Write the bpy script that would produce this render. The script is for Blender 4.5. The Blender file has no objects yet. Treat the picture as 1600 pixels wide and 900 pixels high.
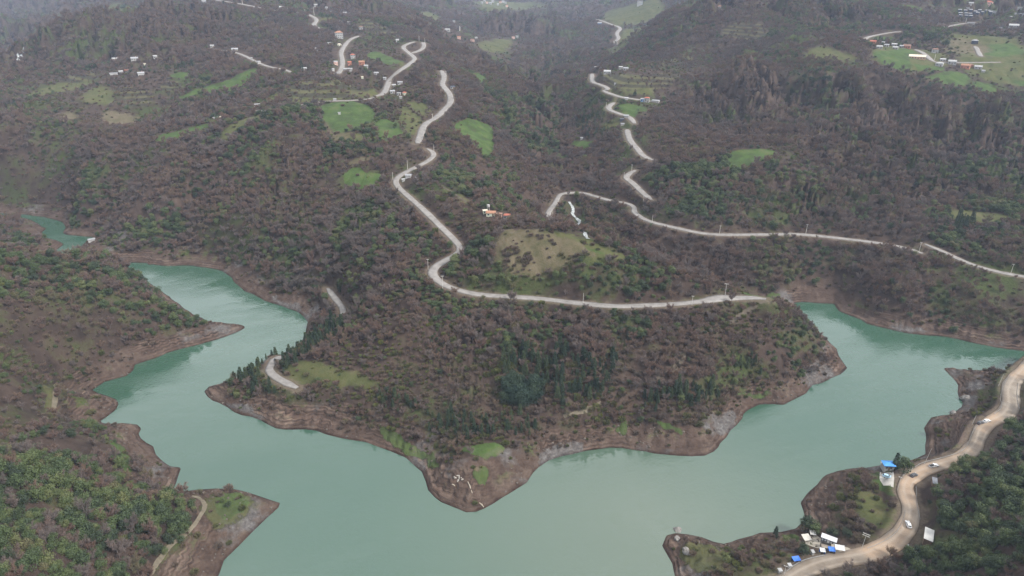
import bpy, bmesh, math, random
import numpy as np

# ------------------------------------------------------------------ basics
SC = bpy.context.scene
COL = SC.collection
R = math.radians
H0 = 230.0                      # camera height above the lake
PITCH = R(25.0)
FPX = 1067.0                    # focal length in photo pixels (1600 wide)
CP, SP = math.cos(PITCH), math.sin(PITCH)


def tan_dep(v):
    """tangent of the depression angle for a photo row"""
    return (FPX * SP - (450 - v) * CP) / (FPX * CP + (450 - v) * SP)


def at(u, v, z):
    """point on photo ray (u, v) at elevation z"""
    dx, dy, dz = u - 800.0, FPX * CP + (450 - v) * SP, -FPX * SP + (450 - v) * CP
    t = (z - H0) / dz
    return (dx * t, dy * t, z)


def at_y(u, v, y):
    dx, dy, dz = u - 800.0, FPX * CP + (450 - v) * SP, -FPX * SP + (450 - v) * CP
    t = y / dy
    return (dx * t, y, H0 + dz * t)


def project(x, y, z):
    zz = z - H0
    d = y * CP - zz * SP
    return 800 + FPX * x / d, 450 - FPX * (y * SP + zz * CP) / d


# ------------------------------------------------------------------ noise (numpy value noise)
_rng = np.random.RandomState(7)
_perm = _rng.rand(256, 256).astype(np.float32)


def vnoise(x, y):
    xi = np.floor(x).astype(np.int64); yi = np.floor(y).astype(np.int64)
    fx = (x - xi).astype(np.float32); fy = (y - yi).astype(np.float32)
    fx = fx * fx * fx * (fx * (fx * 6 - 15) + 10); fy = fy * fy * fy * (fy * (fy * 6 - 15) + 10)
    x0 = xi & 255; x1 = (xi + 1) & 255; y0 = yi & 255; y1 = (yi + 1) & 255
    a = _perm[y0, x0]; b = _perm[y0, x1]; c = _perm[y1, x0]; d = _perm[y1, x1]
    return (a + (b - a) * fx) * (1 - fy) + (c + (d - c) * fx) * fy


def fbm(x, y, octv=4, lac=2.03, gain=0.5):
    s = 0; a = 1; t = 0
    for i in range(octv):
        s = s + a * vnoise(x + 17.3 * i, y - 9.1 * i); t += a
        x = x * lac; y = y * lac; a *= gain
    return s / t


def ridged(x, y, octv=4):
    s = 0; a = 1; t = 0
    for i in range(octv):
        n = 1 - np.abs(2 * vnoise(x + 31.7 * i, y + 11.9 * i) - 1)
        s = s + a * n * n; t += a
        x = x * 2.07; y = y * 2.07; a *= 0.5
    return s / t


def sstep(a, b, x):
    t = np.clip((x - a) / (b - a), 0, 1)
    return t * t * (3 - 2 * t)


# ------------------------------------------------------------------ shorelines (photo pixels at lake level)
SHORE_MAIN = [(230, 412), (262, 416), (283, 414), (320, 417), (348, 423), (363, 437), (377, 452), (400, 463), (420, 472),
    (450, 482), (467, 488), (480, 500), (479, 516), (474, 532), (452, 552), (425, 566), (395, 582), (360, 596), (330, 602), (318, 609), (322, 617),
    (333, 625), (353, 635), (363, 643), (400, 655), (417, 662), (425, 669), (467, 671), (503, 673), (515, 680),
    (540, 687), (567, 689), (583, 695), (600, 702), (630, 713), (647, 723), (663, 742), (667, 757), (683, 783),
    (710, 792), (723, 800), (738, 803), (753, 799), (768, 790), (777, 782), (800, 770), (820, 758), (830, 742),
    (837, 732), (853, 722), (872, 715), (887, 710), (910, 706), (933, 703), (960, 697), (973, 701), (1007, 706),
    (1040, 710), (1077, 713), (1100, 715), (1113, 710), (1127, 695), (1125, 690), (1143, 675), (1145, 668),
    (1158, 657), (1158, 648), (1167, 642), (1183, 633), (1200, 631), (1233, 633), (1240, 623), (1253, 618),
    (1263, 614), (1263, 608), (1273, 600), (1283, 597), (1300, 590), (1327, 577), (1318, 566), (1309, 557), (1311, 548),
    (1300, 537), (1280, 520), (1268, 505), (1252, 488), (1236, 474), (1260, 472), (1283, 474), (1310, 475), (1308, 483),
    (1313, 488), (1333, 495), (1347, 500), (1357, 507), (1383, 513), (1400, 518), (1427, 522), (1460, 525),
    (1490, 528), (1517, 535), (1550, 542), (1583, 547), (1620, 550), (1720, 556), (1850, 560), (1850, 575), (1720, 576), (1610, 577), (1560, 579),
    (1500, 577), (1472, 574), (1475, 580), (1491, 591), (1499, 605), (1494, 615), (1501, 623), (1506, 631),
    (1501, 637), (1491, 639), (1490, 644), (1481, 647), (1464, 651), (1453, 654), (1444, 662), (1445, 671),
    (1445, 698), (1443, 712), (1424, 720), (1395, 726), (1360, 729), (1334, 730), (1313, 733), (1297, 738), (1280, 753),
    (1263, 770), (1250, 785), (1252, 793), (1262, 808), (1250, 824), (1225, 830), (1200, 831), (1167, 836), (1147, 845), (1140, 851),
    (1130, 852), (1113, 845), (1090, 837), (1070, 832), (1053, 832), (1035, 838), (1035, 857), (1043, 867),
    (1050, 883), (1057, 897), (1066, 930), (1080, 1000), (1080, 1150), (330, 1150), (322, 1000), (328, 930), (340, 895), (353, 870),
    (377, 848), (400, 825), (420, 805), (440, 787), (437, 783), (420, 780), (400, 772), (373, 764), (350, 762),
    (313, 764), (277, 767), (267, 763), (277, 752), (283, 737), (283, 728), (260, 726), (247, 718), (245, 707),
    (233, 690), (220, 682), (215, 675), (222, 665), (213, 661), (187, 660), (160, 663), (155, 660), (167, 650),
    (185, 637), (187, 628), (180, 623), (163, 618), (143, 612), (157, 599), (187, 590), (200, 587), (213, 575),
    (213, 568), (240, 562), (260, 552), (290, 543), (333, 533), (363, 523), (387, 513), (373, 506), (350, 505),
    (325, 502), (300, 490), (270, 468), (240, 445), (205, 430)]
SHORE_POND = [(-60, 333), (0, 333), (37, 335), (67, 339), (97, 347), (103, 355), (98, 366), (133, 369), (152, 371), (133, 378), (124, 387), (121, 398),
    (135, 408), (190, 410), (230, 411), (240, 430), (205, 432), (110, 415), (70, 402), (83, 392), (100, 382), (93, 376), (67, 372), (65, 363), (72, 357),
    (57, 348), (43, 342), (0, 340), (-60, 340)]


def shore_world(pts):
    return np.array([at(u, v, 0.0)[:2] for u, v in pts])


def resample(P, step, closed=True):
    P = np.asarray(P, float)
    Q = np.vstack([P, P[:1]]) if closed else P
    out = []
    for a, b in zip(Q[:-1], Q[1:]):
        n = max(1, int(np.linalg.norm((b - a)[:2]) / step))
        for k in range(n):
            out.append(a + (b - a) * k / n)
    if not closed:
        out.append(Q[-1])
    return np.array(out)


def chaikin(P, n=2, closed=False):
    P = np.asarray(P, float)
    for _ in range(n):
        if closed:
            Q = np.roll(P, -1, 0)
            P = np.stack([0.75 * P + 0.25 * Q, 0.25 * P + 0.75 * Q], 1).reshape(-1, P.shape[1])
        else:
            a, b = P[:-1], P[1:]
            M = np.stack([0.75 * a + 0.25 * b, 0.25 * a + 0.75 * b], 1).reshape(-1, P.shape[1])
            P = np.vstack([P[:1], M[1:-1], P[-1:]])
    return P


def wiggle(P, amp, sc):
    """small irregularities along an outline"""
    x, y = P[:, 0], P[:, 1]
    return P + np.stack([(fbm(x / sc + 5, y / sc) - .5), (fbm(x / sc + 50, y / sc + 9) - .5)], 1) * 2 * amp


SHM = wiggle(resample(chaikin(shore_world(SHORE_MAIN), 1, True), 2.5), 1.6, 7.0)
SHP = wiggle(resample(shore_world(SHORE_POND), 4.0), 1.8, 9.0)

# ------------------------------------------------------------------ roads (photo pixel, elevation anchors)
ROADS = {}


def lin_z(pts, zs):
    n = len(pts)
    zz = np.interp(np.linspace(0, 1, n), np.linspace(0, 1, len(zs)), zs)
    return [(u, v, z) for (u, v), z in zip(pts, zz)]


ROADS['ridge_a'] = lin_z([(1197, 467), (1165, 467), (1135, 464), (1118, 466), (1100, 470), (1060, 474), (1000, 478), (960, 478), (900, 473), (850, 467),
    (800, 463), (750, 460), (715, 454), (690, 443), (675, 430), (677, 418), (695, 407), (712, 398), (722, 388), (707, 372), (690, 355), (666, 331),
    (640, 308), (623, 294), (617, 283), (623, 275), (640, 265), (664, 254), (678, 244), (677, 238), (667, 232)],
    [43, 42.5, 42, 42, 43, 46, 51, 57, 64, 69, 75, 81])
ROADS['ridge_b'] = lin_z([(652, 224), (657, 210), (663, 193), (683, 183), (693, 172), (705, 160), (703, 147), (696, 138), (690, 132), (695, 120), (689, 110)],
    [83, 90, 99, 109])
ROADS['ridge_c'] = lin_z([(587, 150), (600, 143), (607, 133), (608, 123), (620, 113), (633, 102), (648, 95), (647, 89), (637, 82), (628, 73), (637, 68), (648, 65)],
    [102, 111, 120])
ROADS['ridge_d'] = lin_z([(643, 83), (660, 77), (663, 70), (660, 66)], [115, 119])
ROADS['lane'] = lin_z([(587, 150), (582, 154), (547, 157), (523, 157), (497, 159), (467, 165), (440, 169), (400, 173)], [102, 100, 96])
ROADS['village_a'] = lin_z([(528, 115), (535, 103), (535, 93), (532, 82), (538, 72), (545, 62), (560, 56)], [109, 122])
ROADS['village_b'] = lin_z([(520, 51), (500, 45), (488, 40), (497, 30), (483, 23), (470, 19), (433, 17), (400, 12), (337, 0)], [125, 136, 150, 168])
ROADS['west'] = lin_z([(330, 77), (370, 80), (400, 97), (420, 105), (447, 108), (455, 113)], [118, 112, 109])
ROADS['valley_a'] = lin_z([(848, 355), (858, 342), (855, 332), (868, 317), (872, 307), (878, 301), (910, 300), (933, 308), (957, 314), (980, 317), (992, 323), (990, 333),
    (1013, 346), (1047, 353), (1087, 363), (1120, 367), (1167, 366), (1200, 366), (1243, 365), (1283, 369), (1333, 374), (1383, 381), (1417, 388), (1442, 396)],
    [25, 33, 36, 36, 35, 34, 33])
ROADS['valley_b'] = lin_z([(1445, 381), (1477, 394), (1500, 406), (1533, 418), (1567, 426), (1600, 432), (1680, 446)], [37, 31])
ROADS['climb_a'] = lin_z([(1018, 312), (1002, 299), (988, 285), (977, 278), (982, 272), (993, 266)], [42, 51])
ROADS['climb_b'] = lin_z([(1020, 250), (1003, 243), (997, 233), (987, 223), (982, 213), (980, 202)], [57, 68])
ROADS['climb_c'] = lin_z([(992, 193), (988, 187), (982, 182), (967, 177), (953, 172), (950, 168), (960, 160)], [70, 79])
ROADS['climb_d'] = lin_z([(1020, 158), (995, 154), (973, 153), (957, 147), (942, 143), (952, 137), (937, 132), (925, 127), (925, 115)], [80, 90])
ROADS['far'] = lin_z([(978, 72), (958, 66), (968, 60), (962, 52), (972, 43), (950, 37), (932, 30)], [50, 94])
ROADS['east_a'] = lin_z([(1348, 62), (1360, 57), (1383, 52), (1407, 49)], [138, 142])
ROADS['east_b'] = lin_z([(1430, 77), (1445, 83), (1453, 93), (1463, 97)], [125, 117])
ROADS['east_c'] = lin_z([(1523, 72), (1528, 80), (1533, 88)], [130, 124])
ROADS['east_d'] = lin_z([(1473, 43), (1490, 39), (1523, 35)], [146, 150])
ROADS['east_e'] = lin_z([(1463, 97), (1513, 98), (1563, 97)], [117, 118])
ROADS['dirt'] = lin_z([(1640, 545), (1598, 580), (1582, 596), (1578, 611), (1581, 627), (1576, 642), (1564, 651), (1549, 658), (1535, 669), (1529, 684), (1523, 698), (1511, 709),
    (1489, 720), (1460, 729), (1434, 738), (1419, 749), (1414, 762), (1419, 780), (1425, 796), (1421, 818), (1405, 840), (1380, 857), (1350, 868),
    (1318, 873), (1290, 877), (1258, 888), (1232, 904), (1190, 930)],
    [14, 14, 13, 12, 12, 13, 14, 12, 9, 8])
ROADS['shelf_a'] = lin_z([(512, 450), (520, 462), (530, 473), (537, 485), (535, 497)], [15, 14.5])
ROADS['shelf_b'] = lin_z([(440, 561), (430, 565), (419, 573), (423, 583), (437, 593), (465, 606)], [11, 11.5])

# ------------------------------------------------------------------ elevation control points (photo pixel, elevation)
CTRL = [
    # shelf and slope of the middle spur
    (440, 605, 11), (500, 625, 11), (560, 633, 11), (620, 652, 11), (700, 682, 11), (740, 716, 10), (760, 668, 13), (830, 650, 14), (900, 655, 13),
    (780, 720, 10), (820, 700, 10), (700, 735, 8),
    (960, 655, 13), (1050, 642, 13), (1120, 622, 13), (1180, 592, 14), (1230, 560, 17), (1265, 530, 18), (1260, 500, 17), (1230, 482, 22),
    (870, 560, 27), (700, 570, 26), (1000, 560, 27), (600, 560, 24), (620, 500, 36), (700, 510, 37), (800, 510, 37), (900, 515, 36), (1000, 510, 37),
    (1100, 510, 34), (1100, 570, 23), (1180, 530, 26), (1200, 490, 34), (800, 600, 20), (950, 610, 20), (680, 620, 17), (540, 560, 20),
    (540, 508, 22), (500, 532, 17), (462, 548, 13), (425, 564, 10), (350, 602, 6), (375, 590, 8), (480, 590, 14),
    # left flank
    (600, 470, 36), (590, 430, 41), (560, 450, 27), (560, 400, 42), (450, 400, 25), (400, 385, 21), (500, 350, 45), (550, 300, 60), (620, 360, 53), (400, 300, 50),
    (450, 250, 72), (350, 350, 33), (300, 300, 45), (300, 388, 10), (200, 330, 28), (250, 300, 42), (160, 378, 7), (200, 386, 7), (330, 392, 12), (100, 300, 36),
    (30, 315, 14), (0, 300, 28), (200, 260, 52), (100, 235, 60), (0, 230, 60), (600, 230, 84), (560, 240, 80), (520, 280, 65), (500, 200, 88),
    (160, 246, 60), (240, 219, 72), (330, 191, 83), (410, 180, 93), (500, 150, 101), (535, 125, 108),
    (200, 200, 62), (280, 160, 77), (200, 140, 88), (110, 130, 87), (130, 180, 71), (50, 180, 68), (0, 150, 78), (200, 95, 106), (330, 100, 110), (400, 140, 92), (430, 120, 103),
    (370, 80, 118), (110, 50, 134), (167, 33, 149), (33, 103, 93), (60, 77, 112), (220, 50, 133), (250, 78, 116), (400, 50, 134), (340, 20, 150), (480, 62, 127), (450, 0, 167),
    (600, 30, 140), (560, 20, 146), (620, 50, 126),
    # right flank of the ridge
    (720, 220, 80), (780, 240, 63), (740, 180, 84), (800, 200, 62), (850, 200, 46), (750, 110, 85), (800, 150, 67), (760, 140, 80), (830, 290, 45), (700, 300, 71), (760, 322, 68), (750, 290, 68),
    (690, 90, 108),
    # knob
    (760, 370, 66), (800, 356, 71), (850, 355, 73), (900, 370, 70), (960, 398, 63), (1040, 425, 54), (1090, 452, 46), (800, 415, 58), (900, 430, 55), (850, 450, 46), (1000, 455, 46),
    (740, 420, 52), (700, 425, 49), (780, 336, 66), (830, 346, 64),
    # valley and right mountain
    (905, 340, 20), (890, 262, 30), (880, 200, 42), (880, 150, 33), (900, 110, 38), (920, 80, 45), (860, 240, 36), (930, 270, 42), (960, 330, 30), (940, 220, 52), (920, 180, 56),
    (965, 50, 75), (1000, 75, 101), (1060, 40, 139), (1000, 110, 84), (950, 115, 84), (1100, 100, 104), (1200, 50, 140), (1200, 150, 87), (1150, 200, 71), (1170, 248, 67), (1200, 262, 63),
    (1100, 300, 51), (1050, 280, 55), (1300, 200, 76), (1300, 100, 117), (1290, 82, 127), (1400, 200, 70), (1400, 130, 101), (1500, 105, 113), (1600, 50, 146), (1600, 100, 117), (1450, 50, 144),
    (1350, 20, 164), (1600, 150, 93), (1400, 300, 50), (1300, 300, 53), (1500, 300, 50), (1600, 300, 54), (1530, 340, 45), (1500, 230, 64), (1600, 220, 72), (1250, 335, 40),
    (1450, 250, 58), (1350, 250, 63), (1100, 420, 14), (1020, 390, 22), (1190, 458, 4), (1400, 450, 23), (1345, 478, 9), (1500, 455, 24), (1600, 490, 14), (1540, 500, 13), (1440, 420, 30), (1200, 410, 22),
    (1300, 430, 14), (1270, 390, 27),
    # right foreground
    (1540, 600, 8), (1590, 562, 9), (1520, 640, 8), (1480, 680, 6.5), (1455, 690, 4.5), (1480, 705, 9), (1500, 760, 21), (1600, 700, 28), (1550, 800, 31), (1600, 850, 44), (1500, 870, 26),
    (1640, 640, 22), (1400, 895, 17), (1400, 960, 20), (1600, 960, 54), (1200, 950, 8), (1120, 920, 6), (1700, 760, 50), (1480, 820, 22), (1450, 780, 16), (1330, 905, 12),
    (1280, 850, 8), (1310, 765, 7), (1360, 780, 9), (1350, 830, 9.5), (1388, 745, 6.5), (1392, 734, 5), (1100, 872, 6.5), (1072, 855, 5), (1060, 835, 3), (1170, 860, 7), (1225, 855, 7.5), (1280, 800, 6),
    # left foreground
    (30, 600, 33), (100, 590, 12), (95, 640, 14), (130, 700, 20), (200, 722, 11), (60, 655, 25), (0, 700, 43), (100, 780, 30), (250, 770, 12), (290, 792, 9), (320, 800, 7), (380, 790, 4.5), (300, 850, 9),
    (240, 870, 14), (190, 850, 24), (100, 870, 40), (0, 800, 55), (0, 900, 68), (250, 950, 12), (310, 940, 6), (-100, 800, 75), (-100, 600, 55), (150, 620, 4), (180, 690, 11), (240, 730, 6),
    # left hill
    (100, 450, 43), (0, 450, 58), (0, 520, 48), (100, 520, 31), (200, 450, 35), (200, 520, 17), (280, 480, 18), (100, 408, 45), (200, 404, 36), (270, 428, 20), (0, 388, 57), (310, 462, 12), (345, 498, 6),
    (300, 520, 8), (100, 560, 19), (0, 560, 42), (-120, 450, 75), (0, 350, 15), (40, 360, 6),
]
CTRL_Y = [  # (photo u, v, ground distance)
    (30, 80, 2300), (0, 100, 1700), (0, 40, 2250), (0, 0, 2900), (60, 40, 2250), (100, 10, 2500), (200, 0, 2100), (280, 10, 1750), (600, 0, 1700), (740, 52, 2000), (800, 65, 1800), (700, 45, 1750),
    (935, 30, 2250), (880, 40, 2500), (860, 10, 2900), (700, 10, 2700), (1000, 5, 2300), (1030, 30, 1500), (1050, 15, 1480), (1120, 0, 1500), (1600, 0, 1350), (780, 30, 2500), (820, 5, 3300),
    (-150, 150, 1200), (-150, 250, 750), (1750, 100, 950), (1750, 300, 560), (1750, 420, 470), (1750, 0, 1400),
]
CTRL_W = [  # hidden ground and the far country (world x, y, z)
    (150, 475, 7), (110, 492, 11), (70, 530, 15), (60, 570, 18), (60, 492, 30), (30, 500, 44), (110, 440, 34), (190, 470, 4),
    (-160, 900, 66), (-420, 560, 14), (-3200, 5000, 150), (-1200, 3300, 200), (0, 5400, 160), (1200, 3400, 330), (2400, 3200, 260),
    (-3600, 5600, 380), (-1500, 6000, 330), (0, 6500, 300), (1500, 6000, 340), (3600, 5600, 380), (2000, 2200, 240), (900, 1900, 215),
    (-600, 2500, 165), (700, 2600, 205), (-200, 120, 75), (190, 120, 48), (0, 90, -10), (-90, 90, 30), (90, 90, 12), (1500, 1200, 170), (-1400, 1300, 110),
]

# ------------------------------------------------------------------ open ground (photo pixels, cast onto the ground later)
MEADOW = [  # fresh green grass
    [(500, 163), (543, 158), (577, 163), (590, 173), (582, 190), (557, 200), (527, 210), (518, 200), (503, 180)],
    [(587, 187), (607, 187), (630, 200), (623, 213), (597, 223), (585, 207)],
    [(533, 280), (553, 263), (573, 270), (607, 268), (597, 280), (580, 293), (557, 297)],
    [(710, 190), (753, 190), (772, 203), (772, 240), (760, 248), (747, 230), (720, 213), (700, 200)],
    [(733, 113), (753, 115), (765, 133), (753, 132), (737, 122)],
    [(570, 82), (587, 80), (633, 97), (617, 105), (587, 93)],
    [(227, 222), (283, 205), (333, 192), (327, 203), (300, 213), (253, 227)],
    [(273, 155), (317, 138), (360, 123), (400, 103), (400, 117), (373, 137), (320, 144), (283, 158)],
    [(267, 117), (290, 113), (297, 125), (287, 128), (267, 122)],
    [(1360, 80), (1387, 78), (1430, 78), (1430, 85), (1420, 97), (1413, 112), (1387, 103), (1367, 93)],
    [(1420, 97), (1463, 100), (1487, 107), (1433, 113)],
    [(1433, 115), (1513, 115), (1517, 127), (1507, 135), (1487, 135), (1460, 123)],
    [(1528, 127), (1560, 138), (1560, 148), (1533, 143), (1513, 137)],
    [(1533, 73), (1593, 68), (1600, 83), (1567, 87), (1537, 87)],
    [(1540, 115), (1583, 125), (1610, 127), (1610, 140), (1583, 128)],
    [(1393, 7), (1433, 10), (1450, 20), (1447, 23), (1417, 13)],
    [(1367, 57), (1390, 55), (1397, 63), (1377, 63)], [(1490, 40), (1537, 42), (1533, 46), (1487, 46)],
    [(960, 167), (987, 163), (1007, 170), (1000, 183), (990, 187), (967, 175)],
    [(890, 220), (927, 218), (923, 227), (910, 233)],
    [(1128, 243), (1150, 235), (1195, 232), (1215, 240), (1203, 250), (1165, 262), (1140, 266)],
    [(593, 665), (633, 679), (677, 713), (693, 727), (680, 733), (647, 712), (597, 682)],
    [(957, 663), (983, 663), (980, 680), (960, 677)], [(1000, 653), (1053, 660), (1067, 680), (1047, 670)],
    [(1137, 607), (1200, 605), (1215, 614), (1153, 617)], [(700, 703), (797, 697), (770, 713), (750, 718)],
    [(330, 775), (370, 767), (395, 783), (370, 805), (345, 815)], [(170, 685), (185, 690), (213, 725), (205, 740), (190, 752), (190, 730)],
    [(1150, 455), (1200, 455), (1225, 468), (1195, 470)], [(735, 728), (755, 722), (765, 740), (752, 757), (735, 745)],
    [(1348, 745), (1372, 735), (1400, 770), (1385, 775)], [(1215, 835), (1235, 833), (1255, 840), (1240, 850)], [(870, 372), (930, 388), (945, 396), (900, 384)],
]
PASTURE = [  # dull, yellowish or thin grass
    [(318, 774), (380, 768), (402, 785), (378, 812), (340, 835), (312, 802)],
    [(735, 1), (830, 3), (862, 12), (800, 15), (740, 10)], [(648, 14), (690, 24), (670, 32)], [(160, 8), (200, 3), (232, 12), (200, 16)],
    [(555, 122), (600, 150), (560, 156), (520, 140)],
    [(425, 163), (500, 130), (590, 140), (585, 150), (500, 158)], [(1360, 74), (1430, 72), (1500, 92), (1440, 118), (1360, 97)], [(1500, 60), (1610, 60), (1610, 140), (1520, 120), (1500, 92)], [(620, 165), (660, 185), (650, 215), (625, 200)],
    [(940, 115), (1000, 118), (1030, 150), (960, 150)],
    [(850, 360), (905, 371), (960, 392), (985, 405), (950, 412), (900, 398)],
    [(407, 160), (440, 142), (487, 123), (497, 123), (467, 140), (433, 153), (413, 163)],
    [(633, 160), (660, 160), (677, 173), (663, 183), (640, 170)],
    [(40, 147), (77, 133), (133, 117), (147, 130), (120, 140), (77, 147), (43, 152)],
    [(157, 130), (177, 157), (167, 167), (123, 160), (123, 147)], [(345, 211), (360, 197), (395, 178), (420, 180), (400, 190), (367, 207), (350, 226)],
    [(1260, 80), (1290, 72), (1320, 80), (1342, 95), (1320, 95), (1285, 97), (1262, 95)],
    [(1473, 330), (1550, 330), (1583, 343), (1533, 350), (1490, 343)], [(737, 67), (800, 57), (800, 77), (767, 83)],
    [(933, 27), (967, 10), (1050, 7), (1013, 37), (943, 37)], [(557, 30), (607, 47), (647, 63), (600, 53), (560, 40)],
    [(943, 70), (987, 67), (970, 80), (950, 87)], [(967, 50), (1015, 37), (1015, 50), (977, 66)], [(940, 193), (960, 190), (960, 197), (943, 198)],
    [(440, 572), (483, 565), (560, 579), (600, 600), (560, 606), (460, 600)], [(676, 284), (690, 288), (720, 305), (742, 322), (730, 320), (700, 305)],
    [(1330, 772), (1360, 765), (1395, 790), (1395, 830), (1350, 820)], [(1050, 862), (1120, 850), (1150, 875), (1120, 900), (1080, 890)],
    [(520, 212), (560, 205), (590, 222), (545, 220)], [(605, 90), (650, 100), (640, 110), (625, 108)], [(1050, 228), (1100, 226), (1090, 233), (1055, 236)],
    [(500, 30), (525, 27), (520, 36), (500, 36)], [(1470, 50), (1590, 60), (1590, 66), (1530, 68)],
    [(78, 600), (92, 605), (92, 630), (75, 655), (70, 650)], [(232, 897), (253, 860), (275, 845), (255, 875), (242, 905)],
]
ROCK = [  # grey cliff faces on the banks
    [(832, 738), (846, 704), (872, 692), (918, 694), (912, 708), (880, 716), (855, 728)], [(335, 622), (370, 628), (425, 650), (420, 664), (360, 642)], [(420, 458), (465, 470), (492, 498), (470, 494), (430, 476)],
    [(160, 372), (175, 356), (215, 362), (222, 380), (190, 386)], [(1380, 505), (1440, 512), (1470, 524), (1400, 518)], [(1120, 640), (1160, 640), (1150, 672), (1122, 690)], [(1490, 615), (1535, 612), (1530, 630), (1504, 632)],
]
BARE = [  # open bare earth of the headlands
    [(290, 772), (345, 764), (440, 785), (400, 830), (350, 890), (320, 935), (235, 935), (250, 880), (290, 842), (306, 803)],
    [(160, 663), (222, 663), (222, 683), (250, 716), (284, 735), (274, 760), (240, 752), (205, 722), (178, 690)], [(150, 612), (190, 635), (160, 660), (110, 652), (90, 622)],
    [(385, 513), (350, 502), (325, 518), (250, 545), (200, 582), (140, 612), (125, 600), (190, 556), (260, 530), (330, 508)], [(675, 735), (730, 715), (800, 703), (838, 712), (800, 775), (740, 805), (680, 785)],
    [(1250, 782), (1290, 740), (1330, 738), (1325, 765), (1295, 800), (1262, 812)], [(1035, 835), (1090, 835), (1140, 852), (1105, 880), (1060, 905)], [(1445, 655), (1500, 645), (1535, 660), (1512, 700), (1445, 720)], [(1472, 575), (1530, 572), (1540, 610), (1505, 640), (1490, 610)],
]
DRYGRASS = [  # straw coloured meadow
    [(772, 385), (780, 364), (800, 360), (845, 359), (880, 370), (925, 390), (930, 402), (895, 402), (870, 424), (830, 418), (800, 424), (774, 410)],
    [(87, 187), (100, 173), (117, 177), (117, 190), (97, 195)], [(147, 173), (187, 173), (220, 187), (200, 197), (167, 193)],
    [(503, 183), (518, 200), (527, 213), (560, 205), (535, 222), (515, 215)], [(540, 255), (600, 235), (590, 242), (560, 262)],
    [(720, 735), (740, 722), (800, 712), (825, 708), (800, 725), (765, 725), (735, 735)],
    [(1470, 65), (1520, 60), (1560, 80), (1500, 85)],
]
TERRACE = [  # contour terraces
    [(180, 137), (233, 143), (240, 160), (207, 170), (187, 157)], [(253, 133), (283, 127), (280, 143), (247, 147)],
    [(1133, 40), (1200, 37), (1200, 63), (1127, 57)], [(980, 120), (1067, 113), (1033, 143), (960, 140)],
    [(557, 28), (607, 45), (647, 65), (600, 57), (560, 42)], [(943, 68), (987, 65), (1015, 40), (990, 45), (960, 80)], [(90, 118), (150, 112), (150, 125), (90, 130)],
    [(420, 148), (440, 135), (590, 140), (580, 152), (480, 155)], [(980, 100), (1060, 80), (1090, 90), (1060, 105)], [(930, 120), (1000, 130), (990, 145), (950, 140)],
]



# ------------------------------------------------------------------ the height field on a polar grid round the viewpoint
NA, NR = 900, 840
AZ = np.linspace(R(-50), R(50), NA)
R0, R1 = 100.0, 7200.0
LR = np.linspace(math.log(R0), math.log(R1), NR)
RR = np.exp(LR)
GA, GL = np.meshgrid(AZ, LR)            # rows = distance
GX = (np.sin(GA) * np.exp(GL)); GY = (np.cos(GA) * np.exp(GL))


def polar(x, y):
    return np.arctan2(x, y), np.log(np.hypot(x, y) + 1e-9)


def build_height():
    P = [at(*c) for c in CTRL] + [at_y(*c) for c in CTRL_Y] + list(CTRL_W)
    for k, r in ROADS.items():
        P += [at(*c) for c in r[::2]]
    P += [(x, y, 0.0) for x, y in SHM[::9]]
    P += [(x, y, 0.0) for x, y in SHP[::9]]
    P = np.array(P)
    keep = [0]
    for i in range(1, len(P)):
        if np.min(np.hypot(*(P[keep][:, :2] - P[i, :2]).T)) > 0.012 * np.hypot(P[i, 0], P[i, 1]):
            keep.append(i)
    P = P[keep]
    a, l = polar(P[:, 0], P[:, 1])
    n = len(P)

    def ker(d2):
        return 0.5 * d2 * np.log(d2 + 1e-12)
    d2 = (a[:, None] - a[None]) ** 2 + (l[:, None] - l[None]) ** 2
    A = np.zeros((n + 3, n + 3))
    A[:n, :n] = ker(d2) + np.eye(n) * 2.5e-4
    A[:n, n] = 1; A[:n, n + 1] = a; A[:n, n + 2] = l
    A[n:, :n] = A[:n, n:].T
    w = np.linalg.solve(A, np.concatenate([P[:, 2], [0, 0, 0]]))
    Z = np.zeros((NR, NA), np.float32)
    a32, l32, w32 = a.astype(np.float32), l.astype(np.float32), w.astype(np.float32)
    # every second column and row, then cubic-free linear fill: the fit is smooth
    sa, sl = AZ[::4].astype(np.float32), LR[::3].astype(np.float32)
    sa = np.append(sa, np.float32(AZ[-1])) if sa[-1] < AZ[-1] - 1e-6 else sa
    sl = np.append(sl, np.float32(LR[-1])) if sl[-1] < LR[-1] - 1e-6 else sl
    zc = np.zeros((len(sl), len(sa)), np.float32)
    for i, lv in enumerate(sl):
        dd = (sa[:, None] - a32[None]) ** 2 + (lv - l32[None]) ** 2
        zc[i] = (0.5 * dd * np.log(dd + 1e-12)) @ w32[:n] + w32[n] + w32[n + 1] * sa + w32[n + 2] * lv
    t = np.empty((len(sl), NA), np.float32)
    for i in range(len(sl)):
        t[i] = np.interp(AZ, sa, zc[i])
    for j in range(NA):
        Z[:, j] = np.interp(LR, sl, t[:, j])
    return Z


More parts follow.
